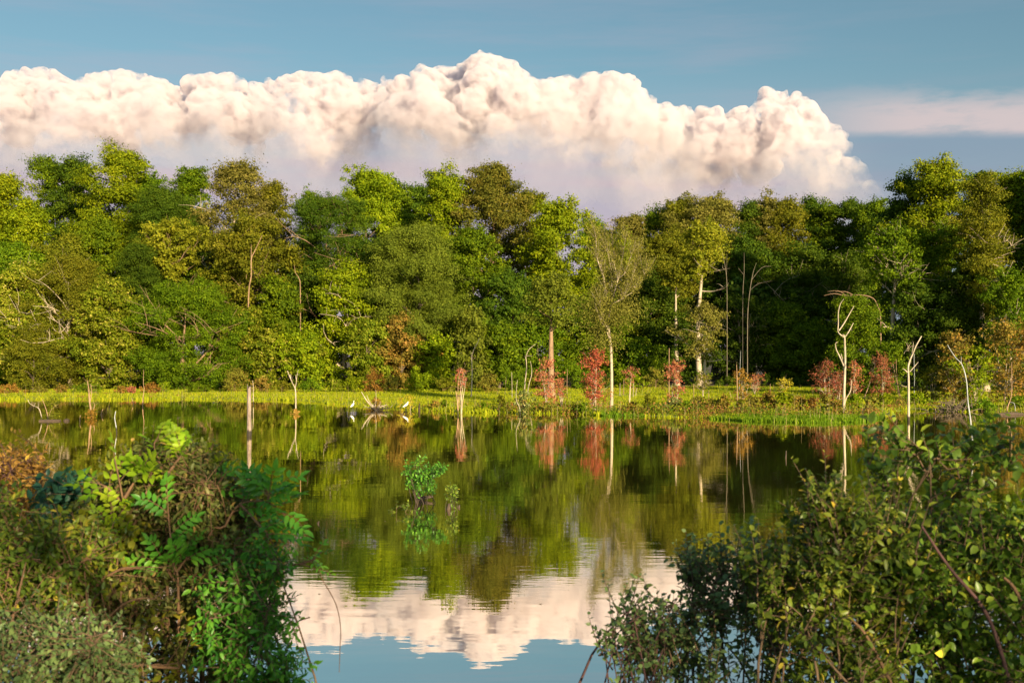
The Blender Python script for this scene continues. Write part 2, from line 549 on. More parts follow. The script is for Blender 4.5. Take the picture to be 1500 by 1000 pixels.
def cloud(outline, mat, seed, depth=0.0, ybase=300, big=34, valleys=()):
    r = random.Random(seed)
    sph = []
    ox = [a for a, b in outline]; oy = [b for a, b in outline]

    def put(px, py, rad, dd):
        dd += sum(620 * math.exp(-((px + (py - 110) * sl_ - v) / wd_) ** 2) for v, wd_, sl_ in valleys)
        p = at(px, py, CD + depth + dd)
        sph.append((p.x, p.y, p.z, rad / FPX * CD))

    px = ox[0]
    while px < ox[-1]:
        yt = float(np.interp(px, ox, oy))
        R0 = r.uniform(.75, 1.15) * big * .55
        put(px, yt + R0, R0, r.uniform(-60, 120))
        y = yt + R0 * 1.8
        while y < ybase:
            Rb = r.uniform(.7, 1.25) * big
            put(px + r.uniform(-18, 18), y + Rb * .6, Rb, -(y - yt) * 2.6 + r.uniform(-150, 110))
            y += Rb * 1.0
        px += R0 * r.uniform(.75, 1.1)
    lvl1 = []
    for (x, y, z, rad) in sph:
        for k in range(16):
            th = r.uniform(-math.pi, math.pi); cz = r.uniform(-.5, 1)
            sz = math.sqrt(1 - cz * cz)
            d = Vector((math.cos(th) * sz, math.sin(th) * sz, cz))
            if d.y > .45: continue
            rr = rad * r.uniform(.22, .48)
            lvl1.append((x + d.x * rad * .86, y + d.y * rad * .86, z + d.z * rad * .86 * .96, rr))
    zmax = at(0, 0, CD).z
    lvl2 = []
    for (x, y, z, rad) in lvl1:
        for k in range(6):
            th = r.uniform(-math.pi, math.pi); cz = r.uniform(-.3, 1)
            sz = math.sqrt(1 - cz * cz)
            d = Vector((math.cos(th) * sz, math.sin(th) * sz, cz))
            if d.y > .3: continue
            lvl2.append((x + d.x * rad * .85, y + d.y * rad * .85, z + d.z * rad * .85, rad * r.uniform(.3, .5)))
    sph = np.array(sph + lvl1 + lvl2)
    mbc = MB()
    V = (IV[None] * sph[:, None, 3:4] + sph[:, None, :3])
    n = len(sph)
    F = (np.arange(n)[:, None, None] * len(IV) + IF_[None]).reshape(-1, 3)
    mbc.add(V.reshape(-1, 3), F)
    o = mbc.build('cloud', MAT[mat], smooth=True)
    md = o.modifiers.new('remesh', 'REMESH')
    md.mode = 'VOXEL'; md.voxel_size = 11.0; md.use_smooth_shade = True
    sm = o.modifiers.new('smooth', 'SMOOTH'); sm.factor = .5; sm.iterations = 1
    for nm, sc, st in (('billow_large', 150, 40), ('billow_small', 60, 14)):
        tx = bpy.data.textures.new(nm, 'VORONOI')
        tx.noise_scale = sc
        tx.distance_metric = 'DISTANCE_SQUARED'
        dm = o.modifiers.new(nm, 'DISPLACE'); dm.texture = tx; dm.texture_coords = 'GLOBAL'
        dm.strength = -st; dm.mid_level = .3
    tx = bpy.data.textures.new('billow_noise', 'CLOUDS'); tx.noise_scale = 260; tx.noise_depth = 4
    dm = o.modifiers.new('noise', 'DISPLACE'); dm.texture = tx; dm.texture_coords = 'GLOBAL'; dm.strength = 90; dm.mid_level = .5
    tx = bpy.data.textures.new('billow_fine', 'CLOUDS'); tx.noise_scale = 45; tx.noise_depth = 3
    dm = o.modifiers.new('fine', 'DISPLACE'); dm.texture = tx; dm.texture_coords = 'GLOBAL'; dm.strength = 26; dm.mid_level = .5
    md = o.modifiers.new('remesh_again', 'REMESH'); md.mode = 'VOXEL'; md.voxel_size = 9.0; md.use_smooth_shade = True
    dg = bpy.context.evaluated_depsgraph_get()
    me = bpy.data.meshes.new_from_object(o.evaluated_get(dg))
    o.modifiers.clear()
    o.data = me
    tag(o, kind='structure')
    return o


cloud([(-160, 112), (-80, 104), (-30, 120), (0, 120), (30, 100), (60, 99), (100, 105), (130, 110), (150, 103), (180, 99), (210, 104), (240, 120), (258, 132),
       (275, 109), (300, 107), (340, 109), (380, 122), (400, 113), (440, 109), (480, 109), (500, 107), (520, 121), (545, 113), (580, 108), (600, 110)], 'cloud_left', 5, 500, 265, 30, [(40, 16, .2), (140, 12, -.3), (256, 20, -.25), (385, 15, .3), (535, 16, .3)])
cloud([(590, 112), (620, 99), (640, 98), (670, 89), (700, 79), (735, 86), (755, 100), (780, 114), (800, 119), (830, 116), (845, 116), (855, 105), (880, 103), (905, 103), (925, 118), (940, 130), (960, 151), (985, 175), (1010, 215), (1030, 240)], 'cloud_middle', 9, 0, 268, 32, [(650, 18, -.35), (848, 16, -.3), (935, 12, -.2)])
cloud([(955, 165), (985, 153), (1005, 155), (1020, 166), (1035, 157), (1050, 161), (1070, 168), (1090, 161), (1110, 151), (1130, 131), (1155, 136), (1175, 146), (1190, 152), (1200, 172), (1208, 200), (1225, 228), (1250, 250), (1290, 275)], 'cloud_right', 14, 250, 300, 28, [(1015, 16, .1), (1078, 16, .2), (1150, 10, .3)])

# ------------------------------------------------------------------ trees
NLEAF = [0]
DENS = 1.0


def env(kind, t):
    """relative crown radius at relative crown height t (0 bottom .. 1 top)"""
    if kind == 'cone':
        return (0.25 + 0.75 * math.sin(math.pi * min(1, t * 1.6 + .15) / 2)) * (1 - t) ** .62 * 1.15 if t > .2 else .55 + 1.6 * t
    if kind == 'flat':
        return math.sin(math.pi * min(1, (t * .9 + .1))) ** .5 * (.55 + .45 * t)
    if kind == 'column':
        return (1 - abs(2 * t - 1) ** 3) ** .6
    if kind == 'vase':
        return (.25 + .75 * t ** .8) * (1 - t ** 6)
    return max(0.0, 1 - (2 * t - .95) ** 2) ** .5 if t < .96 else .25


def tree(px, ytop, ybot, wpx, D, kind, pal, label, name='tree', cat='tree', group=None, bark='bark_dark',
         leaf=None, dens=1.0, lob=None, lean=0.0, trunk=1.0, nlimb=None, floor=None, feather=False, lobr=1.0, bare=0.0, seed=None, sink=.08, stems=1, tr_r=None):
    r = random.Random(seed if seed is not None else int(px * 7 + ytop * 13 + D))
    x = (px - 750) / FPX * D
    z0 = float(gz(x, D)) - sink if floor is None else floor
    if D > 145: ytop += 15 if 850 < px < 950 else 7
    base = Vector((x, D, z0))
    root = empty(name, base, label, cat, group)
    H = at(px, ytop, D).z - z0
    zb = max(at(px, ybot, D).z - z0, 0.0)
    Rw = wpx / FPX * D / 2 * (1.2 if D > 130 else 1.0)
    Hc = max(H - zb, .3)
    if leaf is None:
        leaf = .28 if D > 130 else .20
        if feather: leaf *= .72
    if lob is None:
        lob = int(min(44, max(9, 9 + Rw * Hc * .42)))
    lr = lobr * (Rw * Hc * .5) ** .5 * 1.05 / (lob ** .36)
    lobes = []
    ph1, ph2 = r.uniform(0, 6.28), r.uniform(0, 6.28)
    topx = lean * Hc
    for k in range(lob):
        t = (k + .5) / lob
        t = t ** .85
        t = min(.97, max(.02, t + r.uniform(-.06, .06)))
        a = k * 2.399 + r.uniform(-.5, .5)
        e = env(kind, t) * Rw * (1 + .26 * math.sin(a + ph1 + t * 2) + .16 * math.sin(2 * a + ph2 - t * 3))
        rr = e * (r.uniform(.35, .95) ** .6)
        L = lr * r.uniform(.55, 1.3)
        rr = max(0, rr - L * .55)
        z = zb + t * Hc
        z = min(z, H - L * .80)
        if kind != 'flat': z -= .30 * Rw * (rr / max(Rw, .01)) ** 2 * (z / H)
        z = max(z, L * .3)
        lobes.append((topx * t + math.cos(a) * rr, math.sin(a) * rr, z, L))
    for k in range(3 if D > 130 else 1):
        a = r.uniform(0, 6.28); L = lr * r.uniform(.35, .6)
        lobes.append((topx + math.cos(a) * Rw * .3 * k * .6, math.sin(a) * Rw * .2, H - L * 1.0 - k * r.uniform(.1, .5), L))
    # trunk and limbs
    mt = MB()
    r0 = tr_r if tr_r else (.016 * H + .05) * trunk
    tops = []
    for s_ in range(stems):
        tx_ = topx * .7 + (r.uniform(-.5, .5) * Rw if stems > 1 else r.uniform(-.1, .1) * Rw)
        ty_ = r.uniform(-.2, .2) * Rw
        ht = zb + Hc * (.8 if stems == 1 else r.uniform(.5, .85))
        pts = []
        w1 = r.uniform(-.25, .25); w2 = r.uniform(-.25, .25)
        for k in range(9):
            t = k / 8
            pts.append(Vector((tx_ * t ** 1.3 + w1 * math.sin(t * 5) * r0 * 4, ty_ * t + w2 * math.sin(t * 4 + 1) * r0 * 4, ht * t)))
        rads = [r0 * 1.45, r0, r0 * .9, r0 * .8, r0 * .68, r0 * .52, r0 * .36, r0 * .22, r0 * .1]
        tube(mt, pts, [a / stems ** .5 for a in rads], 7)
        tops.append((pts, rads))
    order = sorted(range(len(lobes)), key=lambda k: -lobes[k][3])
    nl = nlimb if nlimb is not None else min(len(lobes), 14)
    for k in order[:nl]:
        lx, ly, lz, L = lobes[k]
        pts, rads = tops[k % stems]
        zt = max(zb * .75, lz - (lx * lx + ly * ly) ** .5 * r.uniform(.5, 1.0))
        ht = pts[-1].z
        ti = max(.12, min(.93, zt / max(ht, .1)))
        ii = ti * 8; i0 = min(7, int(ii)); st = pts[i0].lerp(pts[i0 + 1], ii - i0)
        rs = rads[i0] * .62 / stems ** .5
        cp = curve(st, (lx, ly, lz), .10, 6, .05, r)
        tube(mt, cp, [rs, rs * .75, rs * .5, rs * .22], 5, False)
        if bare > 0:
            for q_ in range(int(3 + 5 * bare)):
                a = cp[r.randint(2, 5)]
                b = Vector((lx, ly, lz)) + Vector((r.gauss(0, .6), r.gauss(0, .6), abs(r.gauss(.3, .6)))) * L
                tube(mt, curve(a, b, .1, 4, .03, r), [rs * .35, rs * .1], 4, False)
    if bare > 0 and D > 100:
        for q_ in range(int(3 + 4 * bare)):
            pts, rads = tops[0]
            i0 = r.randint(3, 6)
            a_ = r.uniform(-2.6, -.5)
            b_ = Vector((math.cos(a_) * Rw * r.uniform(.8, 1.0), math.sin(a_) * Rw * r.uniform(.9, 1.1), pts[i0].z + Hc * r.uniform(.02, .22)))
            cp = curve(pts[i0], b_, .14, 8, .05, r)
            tube(mt, cp, [rads[i0] * .5, rads[i0] * .34, rads[i0] * .1], 5, False)
            for w_ in range(3):
                c0_ = cp[r.randint(4, 6)]
                tube(mt, curve(c0_, c0_ + Vector((r.gauss(0, 1), r.gauss(-.5, .6), r.gauss(.7, .5))) * Rw * .28, .15, 4, 0, r), [rads[i0] * .2, rads[i0] * .06], 4, False)
    mt.build('trunk', MAT[bark], root, True)
    # crown: every lobe is a loose bunch of leafy boughs of unequal reach
    mc = MB()
    for (lx, ly, lz, L) in lobes:
        area = 4 * math.pi * L * L
        n = int(area * 1.55 * dens * DENS / (.62 * leaf * leaf))
        n = max(n, 40)
        nsub = int(r.uniform(10, 17)) if not feather else 26
        u = rng.normal(size=(nsub, 3)); u[:, 2] = u[:, 2] * .8 + .30
        u /= np.linalg.norm(u, axis=1)[:, None]
        reach = (.45 + .95 * rng.random((nsub, 1)) ** 1.4) if not feather else rng.uniform(.55, 1.1, (nsub, 1))
        asp3 = np.array([r.uniform(.8, 1.35), r.uniform(.8, 1.35), r.uniform(.65, 1.2)])
        sc = u * L * reach * asp3
        sr = L * rng.uniform(.10, .30, nsub) if not feather else L * rng.uniform(.12, .24, nsub)
        pw = sr ** 2; pw /= pw.sum()
        si = rng.choice(nsub, n, p=pw)
        off = rng.normal(size=(n, 3)) * sr[si][:, None] * np.array([1, 1, .6])
        off += u[si] * (rng.normal(size=(n, 1)) * sr[si][:, None] * .7)
        c = sc[si] + off
        nv = c / (np.linalg.norm(c, axis=1)[:, None] + 1e-6) * .5 + off / (L * .3) * .35 + rng.normal(size=(n, 3)) * .65
        nv[:, 2] += .30
        stint = rng.uniform(-.18, .18, nsub) + r.uniform(-.10, .10)
        tn = np.clip(.47 + stint[si] + rng.normal(0, .20, n), 0, 1)
        pos = c + np.array([lx, ly, lz])
        kk = pos[:, 2] > .02
        szs = leaf * rng.uniform(.55, 1.5, n)
        leaves_quad(mc, pos[kk], nv[kk], szs[kk], tn[kk], .62 if not feather else .45)
        NLEAF[0] += int(kk.sum())
    mc.build('crown', MAT[pal], root)
    return root



# the woods: (px, ytop, ybot, width px, distance, crown shape, palette, label, options)
BACK = 'tall trees at the back of the woods'
FRONT = 'lower trees along the far edge of the meadow'
WOODS = [
 # ---- left: skyline
 (-95, 235, 520, 150, 160, 'round', 'green', 'tall green tree just beyond the left edge of the photo', {}),
 (2, 252, 470, 100, 156, 'cone', 'bright', 'bright green pointed tree at the left end of the skyline', {}),
 (38, 296, 480, 95, 152, 'cone', 'bright', 'bright yellow-green tree sloping down beside the leftmost pointed tree', {}),
 (76, 229, 460, 44, 182, 'column', 'green', 'narrow dark green tree, first tall spire left of the skyline gap', dict(dens=.8)),
 (112, 228, 470, 66, 180, 'round', 'dark', 'dark green tree beside the narrow spire on the left skyline', dict(dens=.85)),
 (182, 217, 470, 112, 170, 'round', 'bright', 'highest yellow-green tree on the left of the skyline', {}),
 (218, 252, 500, 80, 174, 'round', 'green', 'green tree on the right shoulder of the highest left tree', {}),
 (240, 272, 470, 110, 162, 'round', 'dark', 'dull dark green oak below the left skyline', dict(feather=True)),
 (280, 240, 480, 66, 186, 'round', 'green', 'small-leaved green tree far back between two left crowns', {}),
 (345, 236, 430, 118, 164, 'round', 'tan', 'olive tree with pale forking limbs showing in its crown, left skyline', dict(bark='bark_pale', dens=.62, nlimb=16, bare=.6)),
 (398, 262, 450, 56, 168, 'round', 'olive', 'olive crown at the right end of the left skyline block', dict(dens=.8)),
 (454, 271, 460, 34, 200, 'round', 'green', 'small distant tree top peeping over the flat umbrella crown', dict(dens=.6)),
 (480, 284, 400, 148, 154, 'flat', 'dark', 'dark umbrella-shaped tree with bare limbs under its flat crown', dict(bark='bark_warm', nlimb=18, bare=.8, feather=True, dens=.8)),
 (540, 242, 470, 104, 176, 'round', 'bright', 'bright green tree rising behind the umbrella-shaped tree', {}),
 (578, 262, 470, 56, 182, 'round', 'green', 'green crown squeezed right of the bright tree behind the umbrella tree', {}),
 (612, 268, 470, 52, 186, 'round', 'dark', 'dark green tree filling the notch in the middle skyline', {}),
 (648, 248, 470, 84, 166, 'cone', 'bright', 'narrow bright green tree left of the rusty oak', {}),
 (722, 238, 420, 122, 168, 'round', 'rust_oak', 'large olive-brown oak, the highest crown of the middle skyline', dict(bark='bark_warm', nlimb=16, dens=.9)),
 (690, 330, 520, 90, 158, 'column', 'green', 'leafy green column of vines below the rusty oak', {}),
 (776, 278, 470, 60, 174, 'round', 'olive', 'olive crown on the right shoulder of the rusty oak', {}),
 (815, 292, 500, 92, 158, 'round', 'bright', 'broad bright green tree right of the rusty oak', {}),
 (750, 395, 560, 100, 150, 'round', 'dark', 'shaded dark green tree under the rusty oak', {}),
 # ---- left: middle row
 (245, 318, 408, 118, 152, 'flat', 'bright_yellow', 'flat-topped yellow-green tree with open limbs, left of centre woods', dict(bark='bark_warm', nlimb=16, bare=.5, dens=.8)),
 (365, 316, 500, 126, 150, 'round', 'olive', 'olive green tree with a reddish bare trunk showing at its middle', dict(bark='bark_warm', dens=.75, bare=.6)),
 (150, 322, 500, 96, 156, 'round', 'green', 'mid green tree under the highest left tree', {}),
 (205, 352, 520, 74, 149, 'round', 'dark', 'small dark feathery tree beside the flat-topped yellow-green one', dict(feather=True)),
 (612, 326, 560, 132, 146, 'round', 'grey', 'large grey-green round tree below the middle skyline notch', dict(feather=True)),
 (545, 352, 560, 90, 152, 'round', 'dark', 'dark green tree between the umbrella tree and the grey-green round one', {}),
 (330, 352, 540, 90, 155, 'round', 'green', 'green tree behind the pale-tipped trees left of the olive one', {}),
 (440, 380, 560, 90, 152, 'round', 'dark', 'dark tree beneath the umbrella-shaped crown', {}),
 (98, 345, 540, 96, 151, 'round', 'olive', 'olive tree above the pale-tipped trees on the left', {}),
 (22, 350, 560, 110, 148, 'round', 'green', 'green tree under the leftmost bright trees', {}),
 # ---- left: front row
 (-60, 360, 572, 130, 146, 'round', 'pale', 'pale-tipped tree beyond the left edge of the photo', {}),
 (40, 388, 572, 120, 143, 'round', 'pale', 'pale-tipped broad tree at the left edge above the meadow', dict(dens=.9, bark='bark_pale', bare=.5)),
 (105, 375, 572, 110, 142, 'round', 'olive', 'rounded fine-leaved olive tree above the left meadow', dict(feather=True, bark='bark_pale', bare=.8)),
 (160, 412, 574, 96, 140, 'round', 'pale', 'pale-tipped yellow-green tree left of the big willowy tree', {}),
 (48, 492, 574, 84, 137, 'round', 'olive', 'low round fine-leaved tree at the foot of the left woods', dict(feather=True)),
 (268, 416, 572, 158, 139, 'round', 'green', 'big willowy fine-leaved tree with a pinkish limb showing at its heart', dict(feather=True, bark='bark_warm', nlimb=14, bare=1.0)),
 (205, 440, 572, 70, 144, 'round', 'dark', 'dark tree in the gap left of the big willowy tree', {}),
 (352, 452, 572, 78, 141, 'round', 'pale', 'pale-tipped tree right of the big willowy tree', {}),
 (405, 410, 572, 80, 145, 'cone', 'green', 'pointed green tree above the weathered post', {}),
 (395, 492, 573, 60, 138, 'round', 'pale', 'low pale-tipped tree behind the weathered post', {}),
 (445, 486, 573, 76, 139, 'round', 'bright', 'low bright tree behind the forked dead tree', {}),
 (505, 386, 568, 104, 146, 'cone', 'bright', 'sunlit leafy tree below the right side of the umbrella tree', dict(bark='bark_pale', bare=.7, dens=.85)),
 (540, 470, 571, 76, 141, 'round', 'pale', 'pale-tipped tree left of the orange tinged one', {}),
 (588, 462, 571, 60, 140, 'round', 'rusty', 'small tree tinged orange, below the grey-green round one', dict(dens=.8)),
 (638, 492, 571, 70, 140, 'round', 'bright', 'low yellow-green tree left of the tall pale snag', {}),
 (690, 452, 571, 62, 141, 'cone', 'grey', 'slender grey-green tree behind the tall pale snag', {}),
 (732, 478, 571, 70, 142, 'round', 'green', 'low green tree behind the pair of bent snags', {}),
 (790, 470, 571, 90, 145, 'round', 'green', 'low green tree behind the straight brown trunk', {}),
 # ---- middle
 (866, 306, 470, 38, 204, 'round', 'green', 'small distant tree at the lowest dip of the skyline', dict(dens=.7)),
 (884, 322, 500, 60, 196, 'round', 'grey', 'grey-green distant tree beside the skyline dip', dict(bark='bark_pale', bare=.7, dens=.85)),
 (924, 303, 480, 58, 190, 'round', 'tan', 'gold-tipped tree right of the skyline dip', {}),
 (903, 334, 520, 70, 178, 'round', 'bright', 'yellow-green tree behind the sparse feathery tree', {}),
 (962, 304, 500, 66, 196, 'round', 'green', 'green tree between the gold-tipped crowns right of the dip', {}),
 (995, 288, 500, 70, 192, 'round', 'olive', 'olive tree at the left end of the right skyline', {}),
 (1046, 283, 480, 96, 188, 'round', 'tan', 'broad gold-tipped oak of the right skyline', dict(dens=.9)),
 (975, 335, 500, 90, 180, 'round', 'olive', 'olive tree behind the leaning yellow-green tree', {}),
 (1026, 320, 402, 78, 156, 'vase', 'bright_yellow', 'leaning yellow-green tree with an arching bare limb in the dark bay', dict(bark='bark_pale', lean=.12, nlimb=14, bare=.4)),
 (992, 382, 428, 66, 158, 'flat', 'olive', 'low spreading yellow-olive crown below the leaning yellow-green tree', dict(dens=.8, bark='bark_pale')),
 (1098, 296, 500, 70, 192, 'round', 'dark', 'dark tree right of the broad gold-tipped oak', {}),
 (1124, 280, 470, 40, 190, 'column', 'tan', 'gold tuft standing up from the right skyline', dict(dens=.7)),
 (1152, 293, 500, 68, 190, 'round', 'olive', 'olive crown just right of the gold tuft', {}),
 (1190, 291, 500, 62, 194, 'round', 'dark', 'dark crown under the right end of the cloud', {}),
 (1218, 294, 500, 54, 190, 'cone', 'green', 'pointed green crown under the right end of the cloud', {}),
 (1246, 289, 500, 60, 188, 'round', 'dark', 'dark round crown left of the high right-hand block', {}),
 (1278, 290, 500, 54, 182, 'cone', 'green', 'pointed green crown touching the high right-hand block', {}),
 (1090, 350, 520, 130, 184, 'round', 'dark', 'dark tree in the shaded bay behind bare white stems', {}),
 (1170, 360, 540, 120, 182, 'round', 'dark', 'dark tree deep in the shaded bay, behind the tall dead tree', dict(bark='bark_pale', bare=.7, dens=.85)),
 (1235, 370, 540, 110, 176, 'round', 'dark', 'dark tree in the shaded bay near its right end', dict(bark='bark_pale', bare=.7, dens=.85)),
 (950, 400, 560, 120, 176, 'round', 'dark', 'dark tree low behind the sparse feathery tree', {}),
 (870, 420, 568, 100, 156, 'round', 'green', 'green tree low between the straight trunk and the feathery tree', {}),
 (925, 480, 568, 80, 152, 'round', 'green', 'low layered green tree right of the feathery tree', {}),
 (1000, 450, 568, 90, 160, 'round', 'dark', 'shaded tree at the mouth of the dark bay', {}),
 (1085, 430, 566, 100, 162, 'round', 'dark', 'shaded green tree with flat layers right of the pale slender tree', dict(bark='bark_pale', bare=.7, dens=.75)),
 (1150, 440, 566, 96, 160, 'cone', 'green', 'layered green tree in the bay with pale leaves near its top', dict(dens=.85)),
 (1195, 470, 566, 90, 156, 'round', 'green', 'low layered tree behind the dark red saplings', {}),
 # ---- right
 (1250, 432, 590, 96, 118, 'cone', 'green', 'sunlit leafy tree right behind the tall dead tree', dict(dens=.7, bark='bark_pale')),
 (1300, 500, 590, 60, 116, 'round', 'green', 'low green tree between the two large dead trees', dict(dens=.8)),
 (1312, 334, 420, 84, 134, 'round', 'green', 'tree with a bare pale trunk, left part of the right-hand block', dict(bark='bark_pale', dens=.75, nlimb=16, bare=.6)),
 (1328, 254, 470, 84, 150, 'round', 'dark', 'dark crown at the left corner of the high right-hand block', dict(dens=.8)),
 (1376, 237, 480, 100, 144, 'round', 'bright', 'highest bright green tree of the right-hand block', dict(bark='bark_warm', bare=.8, dens=.85)),
 (1440, 246, 460, 50, 160, 'cone', 'dark', 'dark pointed evergreen top behind the right-hand block', {}),
 (1442, 268, 460, 112, 128, 'vase', 'olive', 'open olive tree with pale spreading limbs on the right', dict(bark='bark_pale', nlimb=18, bare=.9, dens=.55)),
 (1486, 255, 520, 84, 142, 'round', 'bright', 'bright tree at the right edge of the photo', {}),
 (1535, 240, 540, 110, 136, 'round', 'green', 'tall green tree cut by the right edge of the photo', {}),
 (1380, 330, 540, 90, 138, 'round', 'green', 'green tree below the highest right-hand tree', dict(bark='bark_pale', bare=.7, dens=.75)),
 (1415, 395, 575, 110, 130, 'round', 'dark', 'dark tree beneath the open olive tree', {}),
 (1345, 420, 575, 100, 132, 'round', 'dark', 'dark tree behind the forked dead trunk', dict(bark='bark_pale', bare=.7, dens=.85)),
 (1478, 400, 575, 90, 122, 'round', 'green', 'green tree low at the right edge', dict(bark='bark_pale', bare=.7, dens=.85)),
 (1600, 250, 560, 130, 130, 'round', 'green', 'first tall tree of the shore beyond the right edge', {}),
 (1690, 235, 560, 140, 120, 'round', 'dark', 'second tall tree of the shore beyond the right edge', {}),
 (1790, 225, 560, 150, 112, 'round', 'green', 'third tall tree of the shore beyond the right edge', {}),
]
leaf_mat('rust_oak', [(0, (.058, .068, .010)), (.5, (.120, .118, .014)), (1, (.215, .165, .026))])
leaf_mat('bright_yellow', [(0, (.10, .125, .008)), (.5, (.19, .205, .010)), (1, (.29, .27, .02))])
leaf_mat('rusty', [(0, (.11, .10, .016)), (.5, (.20, .15, .024)), (.8, (.28, .15, .03)), (1, (.34, .19, .05))])
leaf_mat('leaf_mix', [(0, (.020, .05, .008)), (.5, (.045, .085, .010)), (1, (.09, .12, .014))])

for (px, yt, yb, wp, D, kd, pal, lab, op) in WOODS:
    tree(px, yt, yb, wp, D, kd, pal, lab, group=(BACK if D > 148 else FRONT), **op)

# foliage mass filling the depth of the woods behind the trees one can tell apart
mb = MB()
for k in range(240):
    px = rng.uniform(-250, 1720); D = rng.uniform(178, 225) if 860 < px < 1290 else rng.uniform(160, 205)
    x = (px - 750) / FPX * D
    h = rng.uniform(1, 17)
    L = rng.uniform(2.2, 4.0); n = 420
    u = rng.normal(size=(n, 3)); u /= np.linalg.norm(u, axis=1)[:, None]
    c = u * L * rng.uniform(.6, 1.05, (n, 1)) * [1, 1, .8]
    p_ = c + [x, D, h + .4]
    kk = p_[:, 2] > .6
    leaves_quad(mb, p_[kk], (u + rng.normal(size=(n, 3)) * .5)[kk], rng.uniform(.5, .9, kk.sum()), rng.uniform(0, 1, kk.sum()))
tag(mb.build('woodland', MAT['leaf_mix']), 'deep mass of woodland foliage behind the trees', 'woodland', kind='stuff')

# ------------------------------------------------------------------ slender trees standing free on the meadow
# straight brown trunk with a small crown
tree(808, 404, 478, 84, 112, 'round', 'grey', 'tree with a straight orange-brown bare trunk behind the left red sapling', bark='bark_warm', leaf=.22, dens=.7, trunk=1.35, nlimb=10)
tree(1031, 446, 516, 70, 140, 'round', 'tan', 'slender pale-trunked tree with a loose yellow-grey crown before the dark bay', bark='bark_pale', leaf=.22, dens=.55, nlimb=12, bare=.3)
tree(440, 488, 545, 50, 139.5, 'round', 'pale', 'little pale-leaved tree behind the forked dead tree', dens=.6, leaf=.22)


def feathery():
    """the sparse tall tree standing at the waterline with many upswept twigs"""
    D = 87.0
    r = random.Random(3)
    b = at(895, 602, D)
    root = empty('tree', (b.x, b.y, float(gz(b.x, b.y)) - .1), 'tall sparse tree with white trunk and upswept hazy twigs at the waterline', 'tree')
    o = root.location

    def q(px, py, dy=0): return at(px, py, D + dy) - Vector(o)
    mt = MB()
    trunk = [q(895, 606), q(896, 580), q(896, 545), q(895, 510, .2), q(892, 485, .3), q(887, 455, .3), q(888, 430), q(884, 405, -.2), q(875, 380, -.5), q(873, 352, -.6)]
    tube(mt, trunk, [.16, .125, .11, .10, .09, .08, .07, .055, .04, .02], 8)
    arms = [[(890, 470), (897, 440), (905, 410), (912, 378), (916, 352)], [(892, 485), (884, 470), (879, 450), (881, 445)],
            [(897, 445), (912, 437), (926, 428), (930, 422)], [(905, 410), (899, 385), (897, 360)], [(888, 430), (899, 415), (915, 400), (925, 375)],
            [(912, 437), (921, 420), (930, 395), (932, 372)], [(884, 405), (879, 385), (886, 362)], [(896, 440), (896, 400), (890, 370)],
            [(894, 500), (887, 480), (880, 470)], [(916, 400), (930, 412), (944, 402)]]
    tips = []
    for a in arms:
        pts = [q(x + r.uniform(-.5, .5), y, r.uniform(-1.2, 1.2)) for x, y in a]
        pts[0] = q(*a[0])
        tube(mt, pts, [.07, .05, .035, .015], 5, False)
        tips += pts[1:]
    tips += trunk[5:]
    tw = []
    for k in range(330):
        a = r.choice(tips)
        L = r.uniform(.5, 1.7)
        d = Vector((r.gauss(0, .32) + (a.x - 0) * .10, r.gauss(0, .35), 1)).normalized() * L
        pts = curve(a, a + d, .08, 4, 0, r)
        tube(mt, pts, [.014, .006], 3, False)
        tw += [(p_, d) for p_ in pts[1:]]
    mt.build('trunk', MAT['bark_pale'], root, True)
    mc = MB()
    n = 21000
    idx = rng.integers(0, len(tw), n)
    c = np.array([tuple(tw[i][0]) for i in idx]) + rng.normal(size=(n, 3)) * [.17, .17, .30]
    leaves_quad(mc, c, rng.normal(size=(n, 3)), rng.uniform(.08, .17, n), rng.uniform(0, 1, n), .4)
    # fuller low crown round the forks
    n = 8000
    base = np.array([tuple(q(878, 470)), tuple(q(900, 465)), tuple(q(868, 450)), tuple(q(915, 455)), tuple(q(890, 440)), tuple(q(885, 500))])
    c = base[rng.integers(0, 6, n)] + rng.normal(size=(n, 3)) * [.75, .75, .5]
    leaves_quad(mc, c, rng.normal(size=(n, 3)), rng.uniform(.10, .2, n), rng.uniform(0, .8, n), .5)
    mc.build('crown', MAT['tan'], root)


feathery()


# bare pale stems visible in the dark bay
def stems(px, lab, arms, D, mat='bark_mid', rad=.10):
    rad *= .45
    b = at(arms[0][0][0], arms[0][0][1], D)
    z0 = float(gz(b.x, D)) - .1
    mb = MB()
    for k, a in enumerate(arms):
        pts = [at(x, y, D + random.uniform(-.4, .4)) for x, y in a]
        if k == 0:
            pts[0] = at(a[0][0], a[0][1], D)
            pts.insert(0, Vector((pts[0].x, D, z0)))
        s_ = rad if k == 0 else rad * .55
        tube(mb, [p_ - Vector((b.x, D, z0)) for p_ in smooth_pts(pts)], [s_ * 1.2, s_, s_ * .8, s_ * .35], 6)
    o = mb.build('bare_tree', MAT[mat], None, True)
    o.location = (b.x, D, z0)
    tag(o, lab, 'dead tree', 'bare pale stems in the woods')
    return o


def smooth_pts(pts, sub=3):
    out = []
    n = len(pts)
    for i in range(n - 1):
        p0 = pts[max(0, i - 1)]; p1 = pts[i]; p2 = pts[i + 1]; p3 = pts[min(n - 1, i + 2)]
        for k in range(sub):
            t = k / sub
            out.append(.5 * ((2 * p1) + (p2 - p0) * t + (2 * p0 - 5 * p1 + 4 * p2 - p3) * t * t + (3 * p1 - p0 - 3 * p2 + p3) * t ** 3))
    out.append(pts[-1])
    return out


